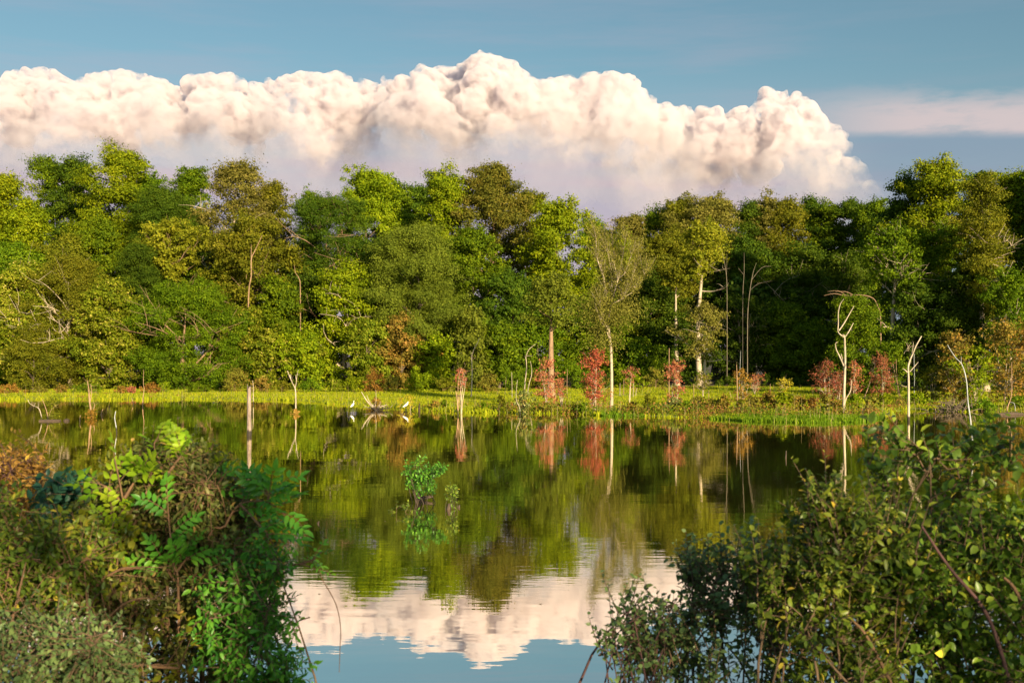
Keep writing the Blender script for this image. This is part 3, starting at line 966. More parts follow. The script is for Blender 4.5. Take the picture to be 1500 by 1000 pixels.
stems(1090, 'bare white stem with a right-leaning arm in the dark bay', [[(1095, 470), (1098, 430), (1103, 400), (1108, 385)], [(1099, 425), (1112, 415), (1134, 411)], [(1101, 410), (1116, 392), (1130, 390)]], 152)
stems(1062, 'pair of bare pale stems left of the leaning arm in the dark bay', [[(1065, 430), (1063, 395), (1058, 370)], [(1064, 410), (1065, 372)]], 154, rad=.08)
stems(1090, 'thin bare stem between the other pale ones in the dark bay', [[(1088, 440), (1090, 400), (1090, 370)], [(1089, 402), (1081, 392)]], 153, rad=.07)
stems(1175, 'broken horizontal grey-brown bough above the tall dead tree', [[(1290, 470), (1286, 450), (1279, 437), (1262, 432), (1240, 433), (1222, 430), (1207, 433)], [(1240, 433), (1228, 426), (1212, 427)], [(1250, 432), (1238, 427), (1224, 428)]], 122, 'bark_warm', .13)
stems(1364, 'reddish bare trunk leaning through the left olive tree', [[(364, 436), (368, 405), (368, 380), (372, 370), (384, 345)], [(368, 385), (368, 358)]], 143, 'bark_warm', .20)
stems(1436, 'short broken reddish stem below the umbrella tree', [[(440, 430), (438, 408), (433, 400), (431, 388)]], 146, 'bark_warm', .14)
stems(1376, 'sunlit rusty trunk at the right, below the highest right-hand tree', [[(1376, 500), (1376, 440), (1375, 380), (1376, 345)]], 140, 'bark_warm', .16)
stems(1350, 'pale trunk left of the rusty one in the right-hand woods', [[(1350, 500), (1350, 440), (1348, 400)]], 139, 'bark_warm', .15)
stems(1451, 'tall pale trunk below the open olive tree', [[(1451, 500), (1452, 440), (1452, 400), (1451, 300)]], 131, 'bark_pale', .17)
stems(1390, 'crooked limb hanging across the right-hand woods', [[(1390, 400), (1377, 378), (1367, 360), (1364, 345)]], 139, 'bark_warm', .12)

# ------------------------------------------------------------------ dead trees and stakes in and by the water
def snag(lines, D, mat, label, name='dead_tree', cat='dead tree', rad=(.10, .05), group='dead trees standing in and beside the pond', twigs=0, seed=1, root_flare=1.35, sides=8):
    """lines: list of pixel polylines, the first is the trunk from its foot"""
    r = random.Random(seed)
    rad = (rad[0] * .42, rad[1] * .38)
    x0, y0 = lines[0][0]
    b = at(x0, y0, D)
    g = float(gz(b.x, D))
    mb = MB()
    zfoot = min(g, 0) - .12 if g < 0.02 else g - .12
    org = Vector((b.x, D, zfoot))
    for k, ln in enumerate(lines):
        pts = [at(x, y, D + (0 if j == 0 else r.uniform(-.15, .15))) for j, (x, y) in enumerate(ln)]
        if k == 0:
            pts[0].z = max(g, 0) + .02
            pts = smooth_pts(pts)
            pts.insert(0, Vector((pts[0].x, D, zfoot)))
            ra = [rad[0] * root_flare, rad[0], (rad[0] + rad[1]) / 2, rad[1]]
        else:
            pts = smooth_pts(pts)
            s_ = .62 if len(lines) > 1 else 1
            ra = [rad[1] * 1.05, rad[1] * .8, rad[1] * .4]
        tube(mb, [p_ - org for p_ in pts], ra, sides)
        for q_ in range(twigs):
            a = r.choice(pts[2:]) - org
            d = Vector((r.gauss(0, 1), r.gauss(0, 1), abs(r.gauss(.4, .5)))).normalized() * r.uniform(.3, .9)
            tube(mb, curve(a, a + d, .12, 4, 0, r), [rad[1] * .35, rad[1] * .12], 4, False)
    o = mb.build(name, MAT[mat], None, True)
    o.location = org
    tag(o, label, cat, group)
    return o


DT = 'dead tree'
# the tall pale dead tree on the right
snag([[(1236, 610), (1236, 590), (1237, 560), (1238, 530), (1237.5, 505), (1237, 494), (1235, 490)],
      [(1237, 494), (1231, 490), (1227.5, 485), (1228, 472), (1228, 458), (1231, 445), (1236, 438)],
      [(1229, 484), (1236, 474), (1243, 462), (1251, 448)],
      [(1237, 494), (1243, 486), (1250, 473)],
      [(1237, 545), (1235, 530), (1232, 518)],
      [(1236, 536), (1230, 522), (1225, 512), (1224, 503), (1227, 501)],
      [(1237, 592), (1240, 582), (1246, 572), (1247, 556)]],
     79, 'snag_pale', 'tall cream-white dead tree with a crooked forked top on the green tongue of land', rad=(.21, .12), seed=3)
snag([[(1331, 616), (1331, 590), (1331, 560), (1330.5, 545), (1330.5, 536), (1333, 527), (1338, 516), (1342, 506), (1350, 492)],
      [(1331, 536), (1335, 522), (1337, 510), (1338, 502)],
      [(1333, 544), (1340, 536), (1345, 530)],
      [(1330, 546), (1325, 541), (1322, 540)]],
     73, 'snag_pale', 'thick pale dead trunk forked like a slingshot, standing in the water on the right', rad=(.145, .085), seed=4)
snag([[(1426, 668), (1424, 640), (1421, 610), (1418, 590), (1417, 575), (1416, 560), (1413, 545), (1408, 532), (1400, 524), (1392, 512), (1388, 505)], [(1408, 532), (1408, 522)]],
     47.5, 'snag_grey', 'thin blue-grey curved dead stem leaning left out of the water on the right', rad=(.058, .028), seed=5)
snag([[(1475, 608), (1476, 596), (1480, 585), (1482, 573), (1482, 550), (1482, 530)]], 81, 'snag_warm', 'slim bent dead stem near the right edge with its foot on a log', rad=(.085, .03), seed=6)
snag([[(1487, 606), (1487, 597), (1485, 590), (1478, 589)]], 81.5, 'snag_grey', 'short hooked grey stick right of the slim bent stem', rad=(.04, .03), seed=7)
snag([[(1265, 587), (1270, 572), (1276, 555), (1280, 540), (1284, 526)]], 105, 'snag_warm', 'leaning dead stem between the tall dead tree and the forked trunk', rad=(.10, .04), seed=8)
snag([[(1319, 581), (1315, 565), (1311, 548), (1308, 533)]], 108, 'snag_warm', 'stout stake leaning left just beside the forked trunk', rad=(.11, .08), seed=9)
snag([[(1316, 580), (1314.5, 560), (1313, 540), (1313, 526)]], 112, 'snag_warm', 'short thin broken stake behind the leaning one beside the forked trunk', rad=(.05, .05), seed=10)
snag([[(1339, 575), (1339.5, 557), (1339, 530), (1339, 518)]], 110, 'snag_grey', 'thin straight white-grey pole just right of the forked trunk', rad=(.06, .05), seed=11)
# middle
snag([[(690, 585), (691, 565), (691.5, 540), (691, 522), (695, 510), (699, 503), (702, 495)], [(691, 520), (689, 514)]],
     110, 'snag_pale', 'tall slim pale dead tree with a bent tip at the edge of the woods, centre', rad=(.12, .07), seed=12)
snag([[(768, 574), (769, 560), (771, 545), (771, 530), (770.5, 522), (774, 513), (779, 508), (784, 504)], [(771, 530), (769, 520)], [(771, 521), (780, 521)]],
     114, 'snag_pale', 'left of two bent cream stems beside the dark round bush', rad=(.115, .06), seed=13)
snag([[(772, 574), (775, 562), (778, 552), (779, 542), (777, 529)]], 113, 'snag_pale', 'right, shorter of two bent cream stems beside the dark round bush', rad=(.09, .06), seed=14)
snag([[(762, 608), (761, 596), (757, 588), (756, 578), (757, 565), (758, 556)]], 81, 'snag_pale', 'thin crooked stick rising beside the dark round bush', rad=(.05, .03), seed=15)
snag([[(750, 584), (750, 565), (749.5, 545)]], 108, 'snag_pale', 'thin upright stick left of the two bent cream stems', rad=(.07, .05), seed=16)
snag([[(739.5, 568), (741, 558), (742, 550)]], 118, 'snag_warm', 'faint short stick, furthest left of the sticks beside the two bent stems', rad=(.06, .05), seed=17)
snag([[(831, 586), (830.5, 565), (831, 548), (831, 540)]], 106, 'snag_warm', 'thin upright stick between the two red saplings in the centre', rad=(.06, .035), seed=18)
for px, yb, yt, D, lab in ((908, 582, 561, 115, 'left stake of the loose row behind the white trunk'), (913.5, 581, 555, 116, 'second stake of the row behind the white trunk, under a pink tuft'),
                           (927.5, 585, 560, 110, 'thin stake in the middle of the row behind the white trunk'), (931, 584, 568, 112, 'right stake of the row behind the white trunk, leaning right'),
                           (923, 590, 574, 102, 'shortest stake of the row behind the white trunk'), (960.5, 570, 556, 140, 'lone stub on the far side of the meadow in the centre'),
                           (1016, 592, 562, 99, 'brownish stake right of the pink sapling'), (1038, 588, 571, 104, 'short stub in the meadow right of the pink sapling'),
                           (1071, 584, 573, 108, 'small leaning stub left of the orange sapling'), (1110, 573, 547, 138, 'reddish dead stake right of the orange sapling'),
                           (1128, 584, 562, 112, 'dark stake left of the little yellow sapling'), (980, 540, 510, 90, 'tip of a dead pole above the pink sapling'),
                           (1058.5, 568, 561, 150, 'tiny stub at the back of the meadow')):
    lean = {931: 2, 1071: -2.5}.get(px, .4)
    snag([[(px, yb if px != 980 else 598), (px + lean * .3, (yb + yt) / 2), (px + lean, yt)]], D, 'snag_warm' if px not in (927.5, 931, 923, 908) else 'snag_pale', lab, 'stake', 'stake', rad=(.075, .05), seed=int(px))
snag([[(1080, 602), (1080, 575), (1079.5, 550), (1079, 534)]], 84, 'snag_warm', 'taller of two dead poles in the orange sapling', 'stake', 'stake', rad=(.09, .05), seed=19, twigs=3)
snag([[(1084, 600), (1083, 570), (1084, 540), (1085, 514)]], 86, 'snag_grey', 'thin grey pole rising above the orange sapling', 'stake', 'stake', rad=(.06, .02), seed=20)
# pinkish cluster by the water
snag([[(671, 607), (670.5, 596), (669, 580), (667.5, 572)], [(671, 603), (673, 590), (673.5, 578)], [(671, 605), (671, 585), (671, 562), (673, 548), (676, 538)], [(671, 590), (677, 560), (682, 545)]],
     81.5, 'snag_warm', 'cluster of pinkish dead stems at the waterline, left of centre', rad=(.10, .055), seed=21, twigs=3)
# left
snag([[(433, 606), (433.3, 592), (433, 575), (432, 568), (429, 562), (425, 553), (421, 543)], [(432.5, 568), (434, 560), (435, 550), (437, 541)], [(426, 555), (426, 548)], [(434, 556), (433, 549)]],
     82.3, 'snag_pale', 'white dead tree forked like a Y standing in the left water', rad=(.105, .07), seed=22, twigs=1)
snag([[(371, 592), (371, 580), (371, 566), (370, 557)]], 99, 'snag_pale', 'thin pale stick just behind the weathered post', rad=(.07, .04), seed=23)
snag([[(209, 594), (209.5, 582), (211, 571), (210, 560), (210.5, 541)]], 96, 'snag_warm', 'thin tall stick in the water above the lime leaves on the left', rad=(.075, .03), seed=24)
snag([[(195.5, 592), (194.5, 588), (193, 583)]], 99, 'snag_warm', 'short stub left of the thin tall stick', 'stump', 'stump', rad=(.07, .05), seed=25)
snag([[(171, 634), (170, 624), (168, 612), (169.5, 602)]], 61.2, 'snag_grey', 'blue-grey leaning stick low in the left water', rad=(.062, .05), seed=26)
snag([[(134, 611), (133, 600), (131, 585), (130, 570), (128, 558)], [(134, 608), (138, 596), (138, 590)], [(132, 590), (134, 575), (133, 562)]],
     77.5, 'snag_warm', 'orange-brown broken trunk with shredded top in the left water', rad=(.15, .06), seed=27, twigs=7)
snag([[(148, 607), (149.5, 602), (151, 599)]], 81, 'snag_warm', 'small leaning stub right of the orange-brown broken trunk', 'stump', 'stump', rad=(.07, .05), seed=28)
snag([[(117, 617), (117, 612), (118, 608)]], 72.5, 'snag_warm', 'tiny stub left of the orange-brown broken trunk', 'stump', 'stump', rad=(.06, .05), seed=29)
snag([[(59, 616), (61, 612), (58, 600), (54, 596), (49, 594), (43, 590), (41, 585)], [(50, 594.5), (52, 590)], [(56, 598), (56, 588)]],
     73.2, 'snag_pale', 'bare crooked branch reaching left over the drifted log', 'branch', 'branch', group='driftwood at the left', rad=(.06, .03), seed=30, twigs=2)
snag([[(70, 616), (69, 605), (66, 595), (62, 585)], [(71, 612), (74, 602), (80, 595), (86, 592)]],
     73.4, 'snag_warm', 'pair of straight bare branches rising from the drifted log', 'branch', 'branch', group='driftwood at the left', rad=(.06, .03), seed=31, twigs=4)
# short dark stubs
for px, y, D, hh, ww, lab in ((614, 600, 88, .55, .16, 'reddish-brown stump in the water right of the egrets'), (657, 747, 30.2, .16, .12, 'black wet stump below the small plant in mid pond'),
                              (672, 743, 30.6, .07, .06, 'tiny black stub right of the wet stump in mid pond'), (466, 767, 27.6, .06, .05, 'tiny black stub alone in the left pond'),
                              (1151, 671, 45.8, .30, .06, 'small dark stub alone in the right pond'), (1302, 604, 84, .3, .09, 'reddish stub in the water right of the forked trunk'),
                              (1370, 606, 82.0, .40, .07, 'pinkish stub near the brown root heap')):
    b = at(px, y, D)
    mb = MB()
    pts = [(0, 0, -.25), (0, 0, .02), (.01, 0, hh * .5), (.02, .01, hh)]
    tube(mb, pts, [ww * .6, ww * .55, ww * .45, ww * .3], 9)
    o = mb.build('stump', MAT['wet_wood' if D < 50 or px == 614 else 'snag_warm'], None, True)
    o.location = (b.x, b.y, 0)
    tag(o, lab, 'stump')

# the weathered post: a snapped, furrowed trunk
D = 59.3
b = at(365, 637, D)
mb = MB()
n = 18; k = 26
zt = at(365, 567, D).z
th = np.linspace(0, 2 * np.pi, n, endpoint=False)
zz = np.linspace(-.35, zt, k)
rr = np.interp(zz, [-.35, 0, .3, 1, zt], [.130, .125, .115, .105, .098])
fur = 1 + .07 * np.sin(th * 5 + 1)[None] * np.cos(zz * 1.3)[:, None] + .05 * np.sin(th * 9 + 2)[None] + rng.normal(0, .018, (k, n))
Vx = rr[:, None] * fur * np.cos(th)[None]; Vy = rr[:, None] * fur * np.sin(th)[None]
Vz = np.repeat(zz[:, None], n, 1)
Vz[-1] = zt + .10 * np.sin(th * 2.5) + rng.uniform(-.09, .09, n)
Vz[-2] = zt - .16
V = np.stack([Vx, Vy, Vz], -1).reshape(-1, 3)
i_ = np.arange(k - 1)[:, None] * n; j_ = np.arange(n)[None]; jn = (j_ + 1) % n
mb.add(V, np.stack([i_ + j_, i_ + jn, i_ + n + jn, i_ + n + j_], -1).reshape(-1, 4))
top = V[-n:]
mb.add(np.vstack([top, [0, 0, zt - .12]]), np.stack([np.arange(n), (np.arange(n) + 1) % n, np.full(n, n)], -1))
o = mb.build('post', MAT['post_wood'], None, True)
o.location = (b.x, D, 0)
tag(o, 'thick weathered grey-pink post standing alone in the left of the pond', 'post')

# floating logs
for a, c_, D, rad, lab in (((57, 617.5), (89, 616.5), 72.6, .085, 'dark half-sunken log carrying bare branches in the left water'),
                           ((94, 617), (101, 616), 72.8, .10, 'short dark floating log right of the branchy log'),
                           ((1462, 607), (1499, 607), 80.8, .12, 'long brown log lying along the bank at the right edge')):
    p0 = at(a[0], a[1], D); p1 = at(c_[0], c_[1], D + .3)
    p0.z = .03; p1.z = .05
    mb = MB()
    tube(mb, [q_ - p0 for q_ in curve(p0, p1, .02, 7)], [rad * .8, rad * 1.1, rad, rad * .6], 9)
    o = mb.build('log', MAT['wet_wood'], None, True); o.location = p0
    tag(o, lab, 'log', 'logs lying in the water')

# heap of brown roots and dead branches on the right bank
r = random.Random(44)
D = 86.0
c0 = at(1396, 603, D); c0.z = float(gz(c0.x, D))
mb = MB()
for k in range(60):
    a = Vector((r.gauss(0, .7), r.gauss(0, .5), r.uniform(-.1, .4)))
    d = Vector((r.gauss(0, 1), r.gauss(0, .5), r.gauss(.45, .5))).normalized() * r.uniform(.5, 1.5)
    tube(mb, curve(a, a + d, .18, 5, 0, r), [.045, .03, .012], 5, False)
o = mb.build('root_heap', MAT['bark_dark'], None, True); o.location = c0
tag(o, 'heap of brown roots and dead branches on the right bank', 'root heap')
# small brush pile near the egrets
c0 = at(551, 601, 87.7); c0.z = 0
mb = MB()
for a, b_, rd in (((0, 0, .0), (-1.15, .1, 1.45), .05), ((.05, 0, 0), (-.75, .2, 1.2), .035), ((0, 0, .05), (.85, 0, .45), .045), ((-.1, 0, .05), (-.05, .2, 1.6), .02), ((.1, 0, .05), (.95, .1, .2), .04),
                  ((-.1, 0, .1), (-1.0, -.1, .25), .03), ((0, 0, .02), (.3, .2, .7), .025)):
    tube(mb, curve(a, b_, .08, 6, 0, r), [rd * 1.3, rd, rd * .4], 6)
for k in range(30):
    a = Vector((r.gauss(0, .35), r.gauss(0, .3), r.uniform(-.1, .3)))
    tube(mb, curve(a, a + Vector((r.gauss(0, .4), r.gauss(0, .3), r.uniform(.05, .4))), .15, 4, 0, r), [.03, .008], 4, False)
o = mb.build('brush_pile', MAT['snag_pale'], None, True); o.location = c0
tag(o, 'pile of pale dead branches in the water between the two egrets', 'branches')


# ------------------------------------------------------------------ egrets
def egret(px, py, D, H, face, label, hunch):
    b = at(px, py, D)
    root = empty('egret', (b.x, b.y, 0), label, 'bird', 'white egrets wading by the far bank')
    root.rotation_euler.z = face
    k = H / 1.0
    # spine from tail tip to bill root, x is forward
    sp_ = [(-.34, .40, .008, .012), (-.27, .45, .035, .03), (-.17, .52, .075, .075), (-.05, .60, .098, .098), (.05, .68, .082, .088), (.11, .745, .05, .055),
           (.13, .79, .028, .032), (.10, .84, .021, .022), (.075, .885, .018, .019), (.08, .93, .018, .018), (.11, .965, .020, .021), (.145, .975, .026, .026), (.18, .97, .022, .021), (.205, .965, .010, .010)]
    if hunch:
        sp_ = [(x, z if z < .7 else .7 + (z - .7) * .62, ry, rz) for x, z, ry, rz in sp_]
    pts = np.array([(x, 0, z) for x, z, _, _ in sp_]) * k
    T = np.gradient(pts, axis=0); T /= np.linalg.norm(T, axis=1)[:, None]
    B = np.tile([0, 1.0, 0], (len(pts), 1)); A = np.cross(T, B)
    n = 14; th = np.linspace(0, 2 * np.pi, n, endpoint=False)
    ry = np.array([s_[2] for s_ in sp_]) * k; rz = np.array([s_[3] for s_ in sp_]) * k
    V = pts[:, None] + np.cos(th)[None, :, None] * B[:, None] * ry[:, None, None] + np.sin(th)[None, :, None] * A[:, None] * rz[:, None, None]
    m_ = len(pts)
    i_ = np.arange(m_ - 1)[:, None] * n; j_ = np.arange(n)[None]; jn = (j_ + 1) % n
    mb = MB()
    mb.add(V.reshape(-1, 3), np.stack([i_ + j_, i_ + jn, i_ + n + jn, i_ + n + j_], -1).reshape(-1, 4))
    for rr_, o_ in ((0, 0), (m_ - 1, 0)):
        mb.add(np.vstack([V[rr_], pts[rr_]]), np.stack([np.arange(n), (np.arange(n) + 1) % n, np.full(n, n)], -1))
    mb.build('body', MAT['feather'], root, True)
    for s_ in (-1, 1):      # folded wing
        mb = MB()
        u = np.linspace(0, 1, 9); v = np.linspace(-1, 1, 7)
        U, Vv = np.meshgrid(u, v)
        x = .07 - .42 * U; z = .655 - .23 * U + .075 * Vv * np.sin(np.pi * np.clip(U * .85 + .1, 0, 1))
        y = s_ * (.098 * np.sin(np.pi * np.clip(U * .8 + .12, 0, 1)) * np.sqrt(np.clip(1 - (Vv * .75) ** 2, 0, 1)) + .008)
        P_ = np.stack([x, y, z], -1).reshape(-1, 3) * k
        P2 = P_ * 1.0; P2[:, 1] -= s_ * .012
        q_ = (np.arange(6)[:, None] * 9 + np.arange(8)[None]).ravel()
        f_ = np.stack([q_, q_ + 1, q_ + 10, q_ + 9], 1)
        mb.add(P_, f_); mb.add(P2, f_)
        mb.build('wing', MAT['feather'], root, True)
    hz = sp_[-1][1] * k if not hunch else sp_[-1][1] * k
    mb = MB(); tube(mb, [(.20 * k, 0, hz), (.27 * k, 0, hz - .008), (.335 * k, 0, hz - .02)], [.011 * k, .007 * k, .001], 6)
    mb.build('bill', MAT['bill'], root, True)
    for s_ in (-1, 1):
        mb = MB(); tube(mb, [(-.02 * k, s_ * .035 * k, .56 * k), (-.05 * k, s_ * .035 * k, .42 * k), (-.06 * k + s_ * .04, s_ * .04 * k, .26 * k), (-.0 * k + s_ * .05, s_ * .04 * k, -.1)], [.022 * k, .012 * k, .009 * k, .008 * k], 6)
        mb.build('leg', MAT['black_leg'], root, True)
        mb = MB(); v_, f_ = ico(1); mb.add(v_ * .006 * k + np.array([.165 * k, s_ * .022 * k, hz + .008 * k]), f_); mb.build('eye', MAT['black_leg'], root, True)


egret(517, 602, 86.6, .80, R(55), 'white egret standing upright in the water, the left one', False)
egret(595.5, 602.5, 86.0, .84, R(20), 'white egret with slanting body and hunched neck, beside yellow plants', True)


# ------------------------------------------------------------------ saplings, shrubs and low growth
def sap(px, yt, yb, wp, D, kind, pal, label, name='sapling', cat='sapling', group='colourful saplings in the meadow', bark='bark_pale', **kw):
    kw.setdefault('leaf', .125); kw['dens'] = kw.get('dens', .55) * .50; kw.setdefault('lobr', .95); wp *= 1.2; kw['bare'] = kw.get('bare', .6); kw.setdefault('stems', 3); kw.setdefault('lob', 16); kw.setdefault('tr_r', .07)
    return tree(px, yt, yb, wp, D, kind, pal, label, name, cat, group, bark, **kw)


sap(872, 511, 585, 48, 84.5, 'vase', 'red', 'bright red sapling on a pale stem beside the white trunk', dens=.42, stems=1, lob=22, bare=.4)
sap(868, 545, 588, 40, 86.5, 'round', 'rusty', 'brown and orange sapling just behind the bright red one', dens=.4)
sap(801, 527, 600, 42, 86, 'round', 'pink', 'pink-red sapling below the straight brown trunk', dens=.45, lob=20, bare=.3)
sap(822, 556, 580, 20, 88, 'flat', 'pink', 'pink spray sticking out right of the pink-red sapling', dens=.4, lob=6)
sap(989, 529, 604, 27, 84, 'column', 'pink', 'pink column-shaped sapling alone in the meadow', dens=.6, lob=16)
sap(922, 537, 562, 26, 96, 'flat', 'pink', 'faint pink tuft on thin stakes right of the white trunk', dens=.35, lob=8)
sap(1088, 540, 600, 28, 85, 'round', 'rust', 'orange-yellow sapling growing round two dead poles', dens=.45)
sap(1106, 548, 572, 24, 120, 'flat', 'pink', 'faint reddish tuft right of the orange-yellow sapling', dens=.35, lob=8)
sap(1147, 553, 580, 18, 104, 'round', 'yellow', 'little bright yellow sapling near the right of the meadow', dens=.7, lob=8, stems=1)
sap(1212, 527, 590, 34, 92, 'round', 'darkred', 'dark red sapling left of the tall dead tree', dens=.5, lob=18)
sap(1228, 545, 590, 20, 93, 'column', 'darkred', 'narrow dark red sapling touching the tall dead tree', dens=.5, lob=10)
sap(1252, 528, 588, 18, 98, 'column', 'pink', 'dull pink narrow sapling right of the tall dead tree', dens=.5, lob=10)
sap(1291, 521, 592, 32, 100, 'round', 'darkred', 'crimson sapling halfway between the two large dead trees', dens=.6, lob=18)
sap(676, 540, 566, 22, 82.5, 'flat', 'pink', 'thin pink foliage on the cluster of pinkish dead stems', dens=.28, lob=8)
sap(1030, 548, 572, 28, 112, 'round', 'scrub', 'low yellow-green sapling beneath the slender pale-trunked tree', dens=.6)
sap(1398, 488, 590, 56, 97, 'round', 'rusty', 'orange-leaved tall shrub left in the right-hand bank growth', dens=.55, lob=24, leaf=.2)
sap(1430, 505, 592, 56, 96, 'round', 'bright', 'yellow-green tall shrub in the right-hand bank growth', dens=.6, lob=24, leaf=.2)
sap(1472, 472, 590, 66, 98, 'round', 'rusty', 'tall orange-tinged shrub near the right edge', dens=.5, lob=26, leaf=.2)
sap(1515, 480, 592, 60, 97, 'round', 'rust', 'orange shrub cut by the right edge', dens=.5, lob=20, leaf=.2)
sap(1365, 535, 596, 40, 100, 'round', 'olive', 'dull brown-green shrub behind the brown root heap', dens=.7, lob=16, leaf=.2)
sap(587, 582, 602, 12, 87, 'cone', 'yellow', 'yellow plant left behind the hunched egret', dens=.4, lob=6, stems=1, leaf=.1, tr_r=.02)
sap(601, 578, 602, 13, 87.5, 'cone', 'yellow', 'yellow plant right behind the hunched egret', dens=.4, lob=6, stems=1, leaf=.1, tr_r=.02)

BSH = 'low bushes on the meadow'
n_b = 0


def bush(px, yt, wp, D, pal, label, cat='bush', kind='round', dens=.75, leaf=.16, group=BSH, yb=None, **kw):
    if px < 770 and D > 130: D -= 9
    x = (px - 750) / FPX * D
    yb_ = HY + (CZ - float(gz(x, D))) / D * FPX if yb is None else yb
    kw.setdefault('bark', 'twig_warm')
    return tree(px, yt, yb_, wp, D, kind, pal, label, 'bush', cat, group, leaf=leaf, dens=dens, stems=3, lob=kw.pop('lob', 10), tr_r=.04, **kw)


bush(766, 572, 26, 82, 'near_brown', 'dark round bush at the foot of the two bent cream stems')
bush(855, 590, 22, 82, 'green', 'dark green bush left of the bright red sapling')
bush(843, 592, 14, 83, 'scrub', 'small scrubby bush left of the dark green one')
bush(803, 590, 30, 83.5, 'scrub', 'yellow-brown bush under the pink-red sapling')
bush(948, 578, 22, 82.5, 'olive', 'dark olive bush left of the pink column sapling')
bush(988, 583, 26, 82, 'near_brown', 'brownish bush round the foot of the pink column sapling')
bush(1005, 587, 20, 81, 'green', 'green bush right of the pink column sapling')
bush(925, 590, 26, 84, 'rusty', 'rust-tinged low bush right of the white trunk')
bush(1022, 580, 24, 84, 'scrub', 'yellowish bush on the bank below the slender pale tree')
bush(1042, 583, 30, 83, 'scrub', 'broad scrub bush left of the orange-yellow sapling')
bush(1062, 578, 24, 82, 'rusty', 'orange-brown bush just left of the orange-yellow sapling')
bush(1086, 586, 20, 80, 'olive', 'olive bush at the foot of the orange-yellow sapling')
bush(1104, 580, 28, 82, 'scrub', 'yellow-brown bush right of the orange-yellow sapling')
bush(1126, 576, 28, 84, 'rusty', 'brown-orange bush under the dark stake')
bush(1148, 574, 28, 82, 'bright', 'green-yellow round bush below the little yellow sapling')
bush(1170, 580, 26, 82, 'rusty', 'rusty bush right of the little yellow sapling')
bush(1190, 583, 22, 81, 'rust', 'orange bush left of the dark red sapling')
bush(1210, 578, 26, 82, 'scrub', 'yellow-green bush at the foot of the dark red sapling')
bush(1226, 586, 18, 80.5, 'rusty', 'brownish bush hugging the left of the tall dead tree')
bush(1254, 578, 30, 82, 'bright', 'yellow-green bush right of the foot of the tall dead tree')
bush(1275, 582, 26, 84, 'scrub', 'scrubby bush in front of the leaning dead stem')
bush(1296, 577, 34, 90, 'bright', 'bright bush at the foot of the crimson sapling')
bush(1340, 576, 50, 94, 'bright', 'large yellow-green round bush behind the forked trunk', lob=16)
bush(1318, 582, 26, 92, 'scrub', 'scrub bush left behind the forked trunk')
bush(1440, 585, 56, 86, 'sedge', 'rich green leafy mound on the bank at the right', lob=14)
bush(1415, 590, 30, 88, 'scrub', 'scrub bush right of the brown root heap')
bush(1490, 580, 40, 88, 'green', 'green bush by the right edge above the long log')
bush(1372, 588, 28, 92, 'scrub', 'straw-coloured bush left of the brown root heap')
bush(551, 583, 18, 88.3, 'rust', 'reddish-orange tuft growing in the pile of dead branches')
bush(637, 588, 22, 88.5, 'rusty', 'small reddish bush in the shallows right of the brown stump')
bush(651, 587, 12, 90, 'green', 'small dark green bush right of the small reddish one')
bush(709, 590, 12, 86, 'green', 'little dark bush at the waterline right of the pinkish stems')
bush(734, 580, 14, 88, 'olive', 'little olive bush left of the dark round bush')
bush(75, 585, 34, 74, 'olive', 'straggly olive shrub on the dark log in the left water', dens=.25, leaf=.1)
bush(134, 600, 12, 77.2, 'rust', 'orange growth at the foot of the orange-brown broken trunk', dens=.4, leaf=.08)
bush(433, 598, 14, 82.1, 'near_orange', 'brown tuft at the foot of the Y-shaped dead tree', dens=.5, leaf=.08)
bush(12, 563, 50, 133, 'rust', 'orange-brown bush at the left end of the meadow')
bush(60, 566, 36, 134, 'scrub', 'scrub bush under the low round tree on the left')
bush(90, 563, 24, 134, 'rusty', 'orange bush in front of the dark gap on the left')
bush(130, 560, 44, 136, 'green', 'green bush left of the orange tufts on the left meadow')
bush(178, 566, 20, 134, 'rust', 'left orange tuft behind the thin tall stick')
bush(193, 566, 18, 134, 'pink', 'middle pinkish tuft behind the thin tall stick')
bush(222, 562, 30, 134, 'rust', 'right orange tuft behind the thin tall stick')
bush(240, 560, 30, 137, 'bright', 'bright bush below the big willowy tree')
bush(290, 562, 40, 137, 'green', 'green bush below the right of the big willowy tree')
bush(345, 540, 44, 138, 'scrub', 'yellow-brown tall bush left behind the weathered post')
bush(385, 553, 36, 137, 'rusty', 'orange-tinged bush right behind the weathered post')
bush(415, 558, 30, 137, 'olive', 'olive bush left behind the Y-shaped dead tree')
bush(455, 556, 36, 137, 'green', 'green bush right behind the Y-shaped dead tree')
bush(490, 555, 30, 137, 'pale', 'pale green bush above the left egret')
bush(520, 552, 36, 137, 'bright', 'bright yellow-green bush right above the left egret')
bush(548, 545, 34, 137, 'rust', 'orange bush above the pile of dead branches')
bush(575, 552, 34, 137, 'scrub', 'yellow bush above the hunched egret')
bush(610, 545, 44, 138, 'bright', 'tall bright bush above the brown stump')
bush(650, 552, 36, 137, 'olive', 'olive bush behind the small reddish bush')
bush(675, 555, 30, 138, 'rusty', 'rusty bush left of the tall slim pale dead tree')
bush(715, 548, 40, 138, 'scrub', 'yellow bush right of the tall slim pale dead tree')
bush(755, 545, 40, 139, 'green', 'green bush behind the thin upright stick')
bush(790, 545, 36, 139, 'olive', 'olive bush behind the two bent cream stems')
bush(835, 530, 50, 140, 'green', 'green bush between straight trunk and bright red sapling, at the wood edge')
bush(880, 545, 40, 142, 'dark', 'dark bush behind the bright red sapling at the wood edge')
bush(925, 545, 40, 142, 'bright', 'lit bush at the wood edge right of the white trunk')
bush(960, 540, 36, 144, 'scrub', 'yellowish bush at the wood edge left of the pink column sapling')
bush(1075, 545, 60, 150, 'dark', 'dark bush at the back of the meadow behind the orange sapling', leaf=.25)
